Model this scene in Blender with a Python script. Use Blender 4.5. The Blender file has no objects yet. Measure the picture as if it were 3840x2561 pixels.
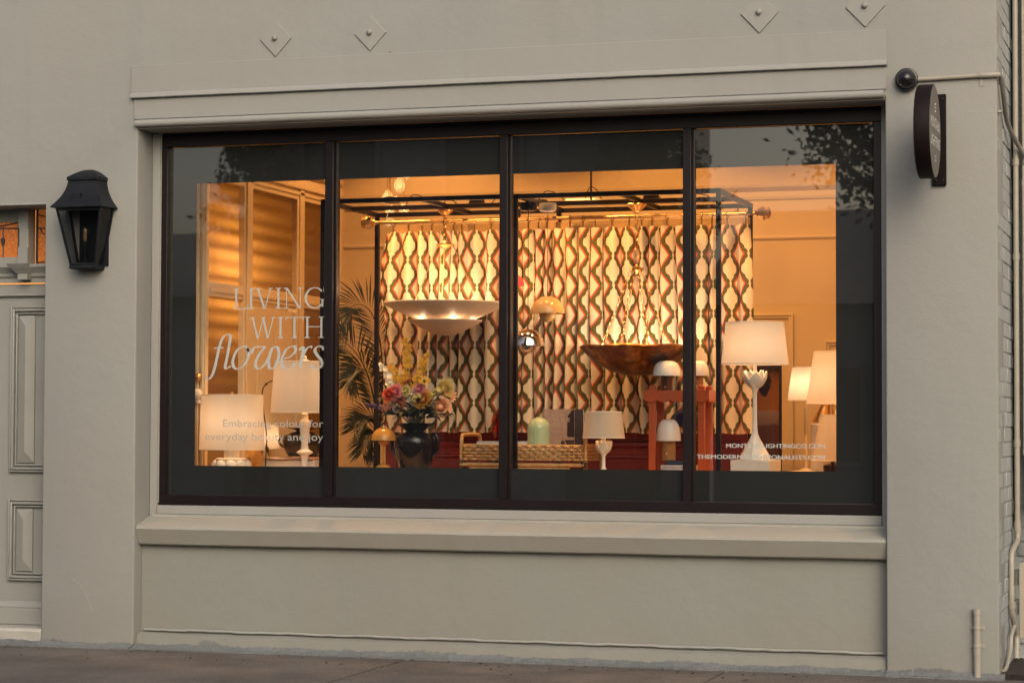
import bpy, bmesh, math, random
from mathutils import Vector, Matrix
random.seed(7)
R_ = math.radians
scene = bpy.context.scene
COL = scene.collection

# ------------------------------------------------------------------ camera
# X runs right along the shop front, Y into the shop, Z up; the front wall is Y = 0.
FPX, CX, CY = 8500.0, 1920.0, 1280.5
AX = Vector((0.95476235, -0.00769406, -0.29727033))
AY = Vector((0.29735117, 0.03591723, 0.95409236))
AZ = Vector((0.00333629, -0.99932515, 0.03658026))
CAM = Vector((0.0, -12.84, 1.40))
K = 3840.0 / 2351.0
def at(px, py, y):                      # a point of the photo at depth y
    c = Vector((px - CX, py - CY, FPX))
    d = Vector((AX.dot(c), AY.dot(c), AZ.dot(c)))
    return CAM + d * ((y - CAM.y) / d.y)
def S(x, y, Y): return at(x * K, y * K, Y)
def mpp(x, y, Y):                       # metres per picture unit at that point
    v = S(x, y, Y) - CAM
    return K * (AX * v.x + AY * v.y + AZ * v.z).z / FPX
cam_data = bpy.data.cameras.new('camera')
cam_data.sensor_width = 36.0
cam_data.lens = 36.0 * FPX / 3840.0
cam_data.clip_end = 900.0
cam_data.clip_start = 0.1
cam = bpy.data.objects.new('camera', cam_data)
COL.objects.link(cam)
m = Matrix(((AX.x, -AX.y, -AX.z), (AY.x, -AY.y, -AY.z), (AZ.x, -AZ.y, -AZ.z)))
cam.matrix_world = Matrix.Translation(CAM) @ m.to_4x4()
scene.camera = cam
cam_data.dof.use_dof = True; cam_data.dof.focus_distance = 13.9; cam_data.dof.aperture_fstop = 2.8

# ------------------------------------------------------------------ sky, sun, exposure
SUN_EL, SUN_AZ = R_(32), R_(30)         # azimuth measured from the wall normal towards the right
world = bpy.data.worlds.new('World'); scene.world = world; world.use_nodes = True
wn = world.node_tree.nodes; wl = world.node_tree.links
sky = wn.new('ShaderNodeTexSky'); sky.sky_type = 'NISHITA'; sky.sun_disc = False
sky.sun_elevation = SUN_EL
sky.sun_rotation = math.pi - SUN_AZ
sky.air_density = 1.0; sky.dust_density = 6.0; sky.ozone_density = 0.6
wl.new(sky.outputs[0], wn['Background'].inputs[0])
wn['Background'].inputs[1].default_value = 0.15
sd = bpy.data.lights.new('sun', 'SUN'); sd.energy = 0.5; sd.angle = R_(60); sd.color = (1.0, 0.97, 0.88)
sun = bpy.data.objects.new('sun', sd); COL.objects.link(sun)
sdir = Vector((math.sin(SUN_AZ) * math.cos(SUN_EL), -math.cos(SUN_AZ) * math.cos(SUN_EL), math.sin(SUN_EL)))
sun.rotation_euler = sdir.to_track_quat('Z', 'Y').to_euler()
vs = scene.view_settings
vs.view_transform = 'Standard'; vs.look = 'None'; vs.exposure = 0.14; vs.gamma = 1.0
scene.cycles.use_denoising = True
scene.cycles.max_bounces = 10; scene.cycles.transparent_max_bounces = 24
scene.cycles.diffuse_bounces = 4; scene.cycles.glossy_bounces = 5; scene.cycles.transmission_bounces = 6
scene.cycles.sample_clamp_indirect = 4.0
scene.cycles.caustics_reflective = False; scene.cycles.caustics_refractive = False
WARM = (1.0, 0.45, 0.14)
SOFT = (1.0, 0.63, 0.40)                  # bulbs behind linen shades

# ------------------------------------------------------------------ materials
class G:                                # tiny node-graph helper
    def __init__(s, name):
        s.mat = bpy.data.materials.new(name); s.mat.use_nodes = True
        s.nt = s.mat.node_tree; s.n = s.nt.nodes; s.p = s.n['Principled BSDF']; s.out = s.n['Material Output']
    def new(s, t, **kw):
        x = s.n.new(t)
        for k, v in kw.items(): setattr(x, k, v)
        return x
    def lk(s, a, b): s.nt.links.new(a, b)
    def put(s, sock, v):
        if v is None: return
        if hasattr(v, 'is_output'): s.lk(v, sock)
        else: sock.default_value = v
    def m(s, op, a=0.0, b=0.0, c=None, clamp=False):
        x = s.new('ShaderNodeMath', operation=op, use_clamp=clamp)
        s.put(x.inputs[0], a); s.put(x.inputs[1], b)
        if c is not None: s.put(x.inputs[2], c)
        return x.outputs[0]
    def co(s, which='Object'): return s.new('ShaderNodeTexCoord').outputs[which]
    def noise(s, scale, detail=4, rough=0.5, vec=None, dim='3D'):
        x = s.new('ShaderNodeTexNoise'); x.inputs['Scale'].default_value = scale
        x.inputs['Detail'].default_value = detail; x.inputs['Roughness'].default_value = rough
        s.lk(vec if vec is not None else s.co(), x.inputs['Vector']); return x.outputs[0]
    def ramp(s, f, stops):
        x = s.new('ShaderNodeValToRGB'); e = x.color_ramp.elements
        while len(e) < len(stops): e.new(0.5)
        for el, (p, c) in zip(e, stops): el.position = p; el.color = (*c, 1) if len(c) == 3 else c
        s.put(x.inputs[0], f); return x.outputs[0]
    def mix(s, f, a, b):
        x = s.new('ShaderNodeMix', data_type='RGBA')
        s.put(x.inputs[0], f)
        s.put(x.inputs[6], (*a, 1) if isinstance(a, tuple) else a); s.put(x.inputs[7], (*b, 1) if isinstance(b, tuple) else b)
        return x.outputs[2]
    def bump(s, h, strength=0.3, dist=0.01):
        x = s.new('ShaderNodeBump'); x.inputs['Strength'].default_value = strength; x.inputs['Distance'].default_value = dist
        s.lk(h, x.inputs['Height']); s.lk(x.outputs[0], s.p.inputs['Normal']); return x
    def base(s, c, rough=0.5, metal=0.0, spec=0.5):
        s.put(s.p.inputs['Base Color'], (*c, 1) if isinstance(c, tuple) else c)
        s.put(s.p.inputs['Roughness'], rough); s.p.inputs['Metallic'].default_value = metal
        s.p.inputs['Specular IOR Level'].default_value = spec
        return s
    def sep(s, vec):
        x = s.new('ShaderNodeSeparateXYZ'); s.lk(vec, x.inputs[0]); return x.outputs

def plain(name, c, rough=0.5, metal=0.0, spec=0.5, var=0.06, nscale=30, bump=0.0, bscale=120):
    g = G(name)
    n = g.noise(nscale, 4)
    lo = tuple(max(0, x * (1 - var)) for x in c); hi = tuple(min(1, x * (1 + var)) for x in c)
    g.base(g.ramp(n, [(0.3, lo), (0.7, hi)]), rough, metal, spec)
    if bump: g.bump(g.noise(bscale, 5), bump, 0.004)
    return g.mat

WALLC = (0.270, 0.279, 0.265)
def wall_mat(name, c, fine, flaw=True, base_wear=False):
    g = G(name)
    pos = g.new('ShaderNodeNewGeometry').outputs['Position']
    n1 = g.noise(1.3, 5, 0.6, pos); n2 = g.noise(24, 4, 0.55, pos)
    f = g.m('ADD', g.m('MULTIPLY', n1, 0.75), g.m('MULTIPLY', n2, 0.25))
    col = g.ramp(f, [(0.25, tuple(x * 0.93 for x in c)), (0.55, c), (0.8, tuple(min(1, x * 1.05) for x in c))])
    col = g.mix(g.ramp(g.noise(0.55, 3, 0.5, pos), [(0.38, (0, 0, 0)), (0.62, (0.55, 0.55, 0.55))]), col, tuple(x * q for x, q in zip(c, (1.03, 0.965, 0.955))))
    mp_ = g.new('ShaderNodeMapping'); mp_.inputs['Scale'].default_value = (7.0, 7.0, 0.45); g.lk(pos, mp_.inputs[0])
    stk = g.noise(1.0, 5, 0.6, mp_.outputs[0])
    col = g.mix(g.ramp(stk, [(0.55, (0, 0, 0)), (0.75, (0.30, 0.30, 0.30))]), col, tuple(x * 0.86 for x in c))
    if flaw:
        sp = g.noise(9.5, 2, 0.4, pos)
        spk = g.m('GREATER_THAN', sp, 0.792)
        col = g.mix(g.m('MULTIPLY', spk, 0.55), col, (0.16, 0.14, 0.11))
    if base_wear:
        z = g.sep(pos)[2]
        w = g.m('ADD', g.m('MULTIPLY', g.noise(11, 7, 0.72, pos), 0.11), g.m('MULTIPLY', g.noise(1.6, 2, 0.5, pos), 0.16))
        wear = g.m('LESS_THAN', g.m('SUBTRACT', z, g.m('SUBTRACT', w, 0.114)), 0.0)
        col = g.mix(wear, col, (0.15, 0.16, 0.165))
        # rising-damp grime
        gr = g.m('MULTIPLY', g.m('SUBTRACT', 1.0, g.m('DIVIDE', z, 0.35), clamp=True), g.m('MULTIPLY', g.noise(5, 5, 0.6, pos), 0.42))
        col = g.mix(gr, col, (0.21, 0.19, 0.155))
    g.base(col, 0.62, 0, 0.35)
    hb = g.m('ADD', g.m('MULTIPLY', g.noise(170, 3, 0.6, pos), fine), g.m('ADD', g.m('MULTIPLY', g.noise(55, 4, 0.6, pos), 0.35), g.m('MULTIPLY', g.noise(5, 4, 0.55, pos), 2.6)))
    g.bump(hb, 0.36, 0.006)
    return g.mat
M = {}
M['render'] = wall_mat('painted_render', WALLC, 0.75, True, True)
M['apron'] = wall_mat('shaded_smooth_render', (0.228, 0.237, 0.215), 0.35, True, True)  # same paint as the wall, darkened for the weaker light low down
M['trim'] = wall_mat('painted_trim', (0.279, 0.284, 0.270), 0.10, False)
M['sill'] = wall_mat('painted_sill', (0.285, 0.283, 0.250), 0.45, False)
M['door'] = plain('door_paint', (0.258, 0.262, 0.244), 0.42, var=0.04, nscale=6, bump=0.12, bscale=60)
M['lantern'] = plain('lantern_metal', (0.007, 0.0085, 0.012), 0.55, spec=0.25, var=0.3, nscale=25, bump=0.15, bscale=90)
M['black'] = plain('black_frame_paint', (0.0075, 0.0042, 0.005), 0.42, var=0.2, nscale=12, spec=0.3)
M['blackp'] = plain('black_plastic', (0.012, 0.010, 0.012), 0.22, var=0.2, nscale=12)
M['signface'] = plain('sign_face', (0.11, 0.10, 0.09), 0.5, var=0.06, nscale=10)
M['signtext'] = plain('sign_letters', (0.80, 0.79, 0.76), 0.4)
M['vinyl'] = plain('grey_vinyl', (0.40, 0.405, 0.38), 0.55, var=0.03)
M['vinyl_small'] = plain('grey_vinyl_small', (0.335, 0.335, 0.31), 0.55, var=0.03)
M['film'] = plain('dark_window_film', (0.034, 0.034, 0.034), 0.55, var=0.08, nscale=3, spec=0.2)
M['cream_int'] = plain('cream_interior_paint', (0.72, 0.60, 0.42), 0.5, var=0.04, nscale=3)
M['cream_wall'] = plain('cream_interior_wall', (0.70, 0.57, 0.38), 0.6, var=0.05, nscale=2)
M['plaster'] = plain('white_plaster', (0.80, 0.76, 0.70), 0.55, var=0.04, nscale=40, bump=0.08)
M['plaster_warm'] = plain('lamplit_white_plaster', (0.76, 0.64, 0.49), 0.55, var=0.04, nscale=40, bump=0.08)  # white plaster with the warm lamplight tinted into its base colour
M['brass'] = plain('brass', (0.72, 0.45, 0.17), 0.28, 1.0, var=0.12, nscale=40)
M['agedbrass'] = plain('aged_brass', (0.52, 0.34, 0.16), 0.36, 1.0, var=0.15, nscale=30)
M['red'] = plain('oxblood_panel_paint', (0.21, 0.026, 0.018), 0.38, var=0.12, nscale=6)
M['orange'] = plain('burnt_orange_lacquer', (0.43, 0.092, 0.034), 0.32, var=0.05, nscale=8)
M['mustard'] = plain('mustard_lacquer', (0.52, 0.25, 0.045), 0.12, var=0.04)
M['beige'] = plain('beige_lacquer', (0.62, 0.38, 0.14), 0.13, var=0.03)
M['pink'] = plain('pink_lacquer', (0.50, 0.07, 0.10), 0.2, var=0.03)
M['chrome'] = plain('chrome', (0.86, 0.82, 0.76), 0.03, 1.0, var=0.01)
M['blackglaze'] = plain('black_glaze', (0.012, 0.010, 0.009), 0.08, var=0.3, nscale=9)
M['darkpot'] = plain('dark_pot', (0.030, 0.024, 0.016), 0.15, var=0.25, nscale=9)
M['green_acrylic'] = plain('pale_green_acrylic', (0.46, 0.55, 0.33), 0.18, var=0.02)
M['navy'] = plain('navy_lacquer', (0.010, 0.018, 0.085), 0.06)
M['white_enamel'] = plain('white_enamel', (0.78, 0.75, 0.71), 0.10, var=0.02)
M['brown_resin'] = plain('brown_resin', (0.10, 0.030, 0.013), 0.12, var=0.1)
M['tan_resin'] = plain('tan_resin', (0.34, 0.17, 0.065), 0.15, var=0.08)
M['plinth'] = plain('white_plinth_paint', (0.72, 0.69, 0.63), 0.5, var=0.03)
M['stepstone'] = plain('painted_step', (0.36, 0.35, 0.315), 0.6, var=0.12, nscale=9, bump=0.4, bscale=20)
M['matteblack'] = plain('matte_black', (0.007, 0.004, 0.0045), 0.6, var=0.2, spec=0.12)
M['paper'] = plain('book_paper', (0.66, 0.62, 0.54), 0.6, var=0.05, nscale=60)
M['bookwhite'] = plain('white_book_spine', (0.66, 0.66, 0.68), 0.45, var=0.03)
M['booknavy'] = plain('navy_book_cloth', (0.020, 0.040, 0.085), 0.6, var=0.1)
M['ink'] = plain('dark_ink', (0.05, 0.045, 0.06), 0.5)
M['titlecream'] = plain('title_print', (0.62, 0.48, 0.32), 0.5)
M['coverdark'] = plain('cover_print_dark', (0.045, 0.027, 0.026), 0.3, var=0.35, nscale=60)
M['covergreen'] = plain('cover_print_green', (0.055, 0.075, 0.035), 0.4, var=0.6, nscale=110)
M['coverskin'] = plain('cover_print_skin', (0.42, 0.22, 0.14), 0.4)
M['leaf'] = plain('dark_leaf', (0.016, 0.028, 0.011), 0.75, var=0.35, nscale=20)
M['palmleaf'] = plain('palm_leaf', (0.022, 0.026, 0.011), 0.5, var=0.3, nscale=20)
M['stem'] = plain('stem', (0.05, 0.06, 0.02), 0.5)
M['twig'] = plain('dark_twig', (0.03, 0.016, 0.010), 0.6)
M['canvas_side'] = plain('canvas_edge', (0.03, 0.016, 0.012), 0.6)
M['pvc'] = plain('painted_pipe', (0.31, 0.29, 0.245), 0.4, var=0.06, nscale=14)
M['greyhose'] = plain('grey_conduit', (0.21, 0.20, 0.19), 0.45)
M['dirt'] = plain('dark_soil', (0.018, 0.013, 0.010), 0.9, var=0.6, nscale=30, bump=0.8, bscale=50)
M['brick'] = plain('grey_painted_brick', (0.30, 0.32, 0.325), 0.6, var=0.08, nscale=16, bump=0.4, bscale=90)
M['mortar'] = plain('painted_mortar', (0.28, 0.30, 0.305), 0.7, var=0.2, nscale=40, bump=0.5, bscale=60)
M['panel'] = plain('cream_cladding', (0.36, 0.32, 0.255), 0.5, var=0.04, nscale=4)
M['came'] = plain('lead_came', (0.035, 0.030, 0.028), 0.5)
M['filament'] = plain('filament', (0.75, 0.45, 0.18), 0.3)
for i, (nm, c) in enumerate([('yellow', (0.82, 0.42, 0.03)), ('pale_yellow', (0.86, 0.70, 0.28)), ('pink', (0.76, 0.28, 0.30)), ('coral', (0.78, 0.22, 0.12)),
        ('peach', (0.86, 0.50, 0.30)), ('cream', (0.88, 0.80, 0.62)), ('purple', (0.075, 0.040, 0.115)), ('mauve', (0.32, 0.20, 0.27)), ('orange_red', (0.60, 0.08, 0.02))]):
    M['f_' + nm] = plain('petal_' + nm, c, 0.55, var=0.16, nscale=60)

def grad_metal_bowl():
    g = G('hammered_gold')
    n = g.noise(9, 5, 0.6); n2 = g.noise(40, 3)
    g.base(g.ramp(n, [(0.3, (0.085, 0.036, 0.011)), (0.50, (0.19, 0.088, 0.026)), (0.72, (0.58, 0.34, 0.12))]), 0.38, 1.0)
    g.bump(g.m('ADD', n, g.m('MULTIPLY', n2, 0.3)), 0.55, 0.02); return g.mat
M['goldbowl'] = grad_metal_bowl()

def shade_mat(name, c=(0.80, 0.74, 0.64), tr=0.5):
    g = G(name)
    co = g.co(); z = g.sep(co)
    w1 = g.new('ShaderNodeTexWave', bands_direction='Z'); w1.inputs['Scale'].default_value = 110; w1.inputs['Distortion'].default_value = 1.5
    g.lk(co, w1.inputs['Vector'])
    col = g.mix(g.m('MULTIPLY', w1.outputs['Fac'], 0.10), c, tuple(x * 0.8 for x in c))
    d = g.new('ShaderNodeBsdfDiffuse'); t = g.new('ShaderNodeBsdfTranslucent'); mx = g.new('ShaderNodeMixShader')
    g.lk(col, d.inputs[0]); g.lk(col, t.inputs[0]); mx.inputs[0].default_value = tr
    g.lk(d.outputs[0], mx.inputs[1]); g.lk(t.outputs[0], mx.inputs[2]); g.lk(mx.outputs[0], g.out.inputs[0])
    return g.mat
M['shade'] = shade_mat('linen_shade')
M['petalglass'] = shade_mat('white_petal_glass', (0.85, 0.80, 0.72), 0.6)

def glow_mat(name, c, e):
    g = G(name); x = g.new('ShaderNodeEmission'); x.inputs[0].default_value = (*c, 1); x.inputs[1].default_value = e
    g.lk(x.outputs[0], g.out.inputs[0]); return g.mat
M['bulb'] = glow_mat('lit_bulb', (1.0, 0.62, 0.30), 9.0)

def glass_mat(name, tint=(1, 1, 1), gain=2.0, rough=0.0):
    g = G(name)
    geo = g.new('ShaderNodeNewGeometry'); dt = g.new('ShaderNodeVectorMath', operation='DOT_PRODUCT')
    g.lk(geo.outputs['Normal'], dt.inputs[0]); g.lk(geo.outputs['Incoming'], dt.inputs[1])
    cs = g.m('ABSOLUTE', dt.outputs['Value'])           # same from either side of the thin pane
    fr = g.m('ADD', g.m('MULTIPLY', g.m('POWER', g.m('SUBTRACT', 1.0, cs, clamp=True), 5.0), 0.96), 0.04)
    t = g.new('ShaderNodeBsdfTransparent'); t.inputs[0].default_value = (*tint, 1)
    gl = g.new('ShaderNodeBsdfGlossy'); gl.inputs['Roughness'].default_value = rough
    mx = g.new('ShaderNodeMixShader')
    g.lk(g.m('SUBTRACT', 1.0, g.m('POWER', g.m('SUBTRACT', 1.0, fr), gain)), mx.inputs[0]); g.lk(t.outputs[0], mx.inputs[1]); g.lk(gl.outputs[0], mx.inputs[2])
    g.lk(mx.outputs[0], g.out.inputs[0]); return g.mat
M['glass'] = glass_mat('window_glass', (0.76, 0.775, 0.755), 4.1)
M['lampglass'] = glass_mat('lantern_glass', (0.55, 0.55, 0.55), 0.7, 0.05)
M['bulbglass'] = glass_mat('clear_bulb_glass', (0.9, 0.9, 0.9), 1.5)
M['amber'] = glass_mat('amber_glass', (0.86, 0.42, 0.16), 1.6)

def reeded():
    g = G('reeded_glass')
    co = g.new('ShaderNodeNewGeometry').outputs['Position']
    x, y, z = g.sep(co)
    rib = g.m('SINE', g.m('MULTIPLY', y, 2 * math.pi / 0.014))
    n = g.noise(170, 3, 0.65, co)
    col = g.ramp(g.m('ADD', g.m('MULTIPLY', rib, 0.10), n), [(0.25, (0.46, 0.30, 0.11)), (0.75, (0.74, 0.52, 0.22))])
    t = g.new('ShaderNodeBsdfTranslucent'); g.lk(col, t.inputs[0])
    g.base((0.20, 0.12, 0.04), 0.22, 0.0, 0.8); g.bump(g.m('ADD', rib, g.m('MULTIPLY', n, 1.4)), 0.7, 0.003)
    mx = g.new('ShaderNodeMixShader'); mx.inputs[0].default_value = 0.45
    g.lk(t.outputs[0], mx.inputs[1]); g.lk(g.p.outputs[0], mx.inputs[2]); g.lk(mx.outputs[0], g.out.inputs[0])
    return g.mat
M['reeded'] = reeded()

def amber_leadlight():
    g = G('amber_leadlight_glass')
    n = g.noise(60, 4, 0.6)
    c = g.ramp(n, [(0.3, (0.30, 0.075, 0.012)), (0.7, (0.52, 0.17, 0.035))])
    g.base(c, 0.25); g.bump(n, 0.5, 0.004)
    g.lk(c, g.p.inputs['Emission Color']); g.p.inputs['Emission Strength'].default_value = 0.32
    return g.mat
M['leadlight'] = amber_leadlight()

def curtain_mat():
    g = G('printed_linen')
    uv = g.new('ShaderNodeUVMap').outputs[0]
    u, v, _ = g.sep(uv)
    nz = g.noise(9, 3, 0.5, uv); 
    PU, PV = 0.190, 0.1905
    uu = g.m('ADD', u, g.m('MULTIPLY', g.m('SUBTRACT', nz, 0.5), 0.006))
    a = g.m('ABSOLUTE', g.m('SUBTRACT', g.m('FRACT', g.m('DIVIDE', uu, PU)), 0.5))
    a = g.m('MULTIPLY', a, PU)                              # distance from the chain's axis
    ph = g.m('MULTIPLY', v, 2 * math.pi / PV)
    c0 = g.m('ADD', g.m('MULTIPLY', g.m('COSINE', ph), 0.5), 0.5)
    h = g.m('ADD', g.m('MULTIPLY', g.m('POWER', c0, 0.66), 0.058), -0.002)
    h_out = g.m('ADD', h, g.m('MULTIPLY', g.m('ABSOLUTE', g.m('SINE', g.m('MULTIPLY', ph, 2.5))), 0.009))
    spike = g.m('MULTIPLY', g.m('POWER', c0, 12.0), 0.012)  # the cusp of the pink line at the widest point
    hin = g.m('ADD', h, spike)
    green = g.m('MULTIPLY', g.m('GREATER_THAN', a, hin), g.m('LESS_THAN', a, g.m('ADD', h_out, 0.028)))
    pink = g.m('MULTIPLY', g.m('GREATER_THAN', a, g.m('SUBTRACT', hin, 0.0155)), g.m('LESS_THAN', a, hin))
    pinkd = g.m('MULTIPLY', g.m('GREATER_THAN', a, g.m('SUBTRACT', hin, 0.007)), g.m('LESS_THAN', a, hin))
    weave = g.noise(260, 2, 0.5, uv)
    cloth = g.ramp(weave, [(0.3, (0.74, 0.65, 0.49)), (0.7, (0.83, 0.74, 0.57))])
    ribs = g.m('GREATER_THAN', g.m('SINE', g.m('ADD', g.m('MULTIPLY', v, 330.0), g.m('MULTIPLY', nz, 16.0))), 0.90)
    gcol = g.mix(g.m('MULTIPLY', ribs, 0.55), g.mix(nz, (0.105, 0.098, 0.036), (0.155, 0.14, 0.05)), (0.045, 0.032, 0.012))
    col = g.mix(pink, cloth, (0.64, 0.20, 0.125)); col = g.mix(pinkd, col, (0.53, 0.095, 0.055)); col = g.mix(green, col, gcol)
    d = g.new('ShaderNodeBsdfDiffuse'); t = g.new('ShaderNodeBsdfTranslucent'); mx = g.new('ShaderNodeMixShader')
    g.lk(col, d.inputs[0]); g.lk(col, t.inputs[0]); mx.inputs[0].default_value = 0.12
    b = g.new('ShaderNodeBump'); b.inputs['Strength'].default_value = 0.25; b.inputs['Distance'].default_value = 0.002
    g.lk(weave, b.inputs['Height']); g.lk(b.outputs[0], d.inputs['Normal'])
    g.lk(d.outputs[0], mx.inputs[1]); g.lk(t.outputs[0], mx.inputs[2]); g.lk(mx.outputs[0], g.out.inputs[0])
    return g.mat
M['curtain'] = curtain_mat()

def mesh_mat():
    g = G('hessian_mesh')
    x, y, z = g.sep(g.co())
    f = g.m('MAXIMUM', g.m('GREATER_THAN', g.m('SINE', g.m('MULTIPLY', x, 620)), 0.1), g.m('GREATER_THAN', g.m('SINE', g.m('MULTIPLY', z, 620)), 0.1))
    d = g.new('ShaderNodeBsdfDiffuse'); d.inputs[0].default_value = (0.42, 0.28, 0.14, 1)
    t = g.new('ShaderNodeBsdfTransparent'); mx = g.new('ShaderNodeMixShader')
    g.lk(f, mx.inputs[0]); g.lk(t.outputs[0], mx.inputs[1]); g.lk(d.outputs[0], mx.inputs[2]); g.lk(mx.outputs[0], g.out.inputs[0])
    return g.mat
M['mesh'] = mesh_mat()

def rattan_mat():
    g = G('rattan'); n = g.noise(35, 5, 0.6)
    g.base(g.ramp(n, [(0.3, (0.40, 0.21, 0.08)), (0.7, (0.64, 0.38, 0.16))]), 0.4); g.bump(n, 0.3, 0.003); return g.mat
M['rattan'] = rattan_mat()

def cover_mat():
    g = G('book_cover_print'); co = g.co(); n = g.noise(30, 5, 0.6, co); n2 = g.noise(90, 4, 0.7, co)
    z = g.sep(co)[2]
    c = g.ramp(n, [(0.3, (0.42, 0.25, 0.18)), (0.7, (0.56, 0.36, 0.27))])
    spray = g.m('MULTIPLY', g.m('GREATER_THAN', n2, 0.53), g.m('LESS_THAN', z, 0.150))
    g.base(g.mix(g.m('MULTIPLY', spray, 0.6), c, (0.50, 0.42, 0.27)), 0.28); return g.mat
M['cover'] = cover_mat()

def art_mat():
    g = G('abstract_canvas'); co = g.co(); x, y, z = g.sep(co)
    n = g.noise(4.2, 4, 0.6, co)
    zz = g.m('ADD', z, g.m('MULTIPLY', g.m('SUBTRACT', n, 0.5), 0.08))
    band = g.ramp(g.m('SUBTRACT', zz, 1.0), [(0.0, (0.13, 0.050, 0.028)), (0.375, (0.15, 0.06, 0.032)), (0.385, (0.30, 0.20, 0.15)), (0.47, (0.44, 0.32, 0.24)), (0.48, (0.46, 0.18, 0.028)), (0.66, (0.38, 0.14, 0.022)), (0.74, (0.025, 0.012, 0.009))])
    dark = g.m('GREATER_THAN', g.m('ADD', g.m('MULTIPLY', g.m('SUBTRACT', g.noise(3.0, 3, 0.5, co), 0.5), 1.4), g.m('SUBTRACT', z, 1.62)), 0.05)
    g.base(g.mix(dark, band, (0.022, 0.010, 0.008)), 0.45); g.bump(g.noise(50, 4, 0.6, co), 0.3, 0.003); return g.mat
M['art'] = art_mat()
def magazine_mat():
    g = G('magazine_print'); n = g.noise(14, 4, 0.6)
    g.base(g.ramp(n, [(0.3, (0.45, 0.28, 0.22)), (0.45, (0.66, 0.52, 0.44)), (0.6, (0.55, 0.20, 0.13)), (0.75, (0.62, 0.50, 0.42))]), 0.3); return g.mat
M['magazine'] = magazine_mat()

def concrete(name, a, b, joint=False):
    g = G(name); pos = g.new('ShaderNodeNewGeometry').outputs['Position']
    n1 = g.noise(1.7, 6, 0.62, pos); n2 = g.noise(75, 4, 0.7, pos); n3 = g.noise(30, 3, 0.6, pos)
    c = g.ramp(g.m('ADD', g.m('MULTIPLY', n1, 0.45), g.m('MULTIPLY', n2, 0.55)), [(0.36, a), (0.60, b)])
    pit = g.m('GREATER_THAN', n3, 0.67)
    c = g.mix(g.m('MULTIPLY', pit, 0.6), c, tuple(x * 0.3 for x in a))
    g.base(c, 0.85, 0, 0.25); g.bump(g.m('ADD', n2, n3), 0.9, 0.012); return g.mat
M['slab'] = concrete('pavement_concrete', (0.072, 0.065, 0.060), (0.165, 0.150, 0.138))
M['fillet'] = concrete('grey_cement', (0.13, 0.137, 0.14), (0.19, 0.20, 0.203))
M['asphalt'] = concrete('asphalt', (0.035, 0.035, 0.035), (0.065, 0.063, 0.06))
M['ground'] = concrete('far_ground', (0.08, 0.08, 0.07), (0.12, 0.12, 0.10))
M['oppwall'] = plain('opposite_wall', (0.26, 0.27, 0.25), 0.8, var=0.1, nscale=2)
M['oppbrick'] = plain('opposite_brick', (0.24, 0.225, 0.21), 0.8, var=0.15, nscale=5)
M['opproof'] = plain('opposite_roof', (0.12, 0.115, 0.11), 0.8, var=0.15, nscale=5)
M['oppglass'] = plain('opposite_window', (0.03, 0.035, 0.04), 0.1)
M['treeleaf'] = plain('tree_leaf', (0.035, 0.055, 0.022), 0.6, var=0.35, nscale=2)
M['bark'] = plain('bark', (0.07, 0.05, 0.035), 0.9, var=0.3, nscale=12, bump=0.5, bscale=30)
M['benchwood'] = plain('bench_oak', (0.62, 0.42, 0.24), 0.5, var=0.3, nscale=8)
M['floorwood'] = plain('shop_floor', (0.20, 0.12, 0.06), 0.4, var=0.2, nscale=4)

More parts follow.
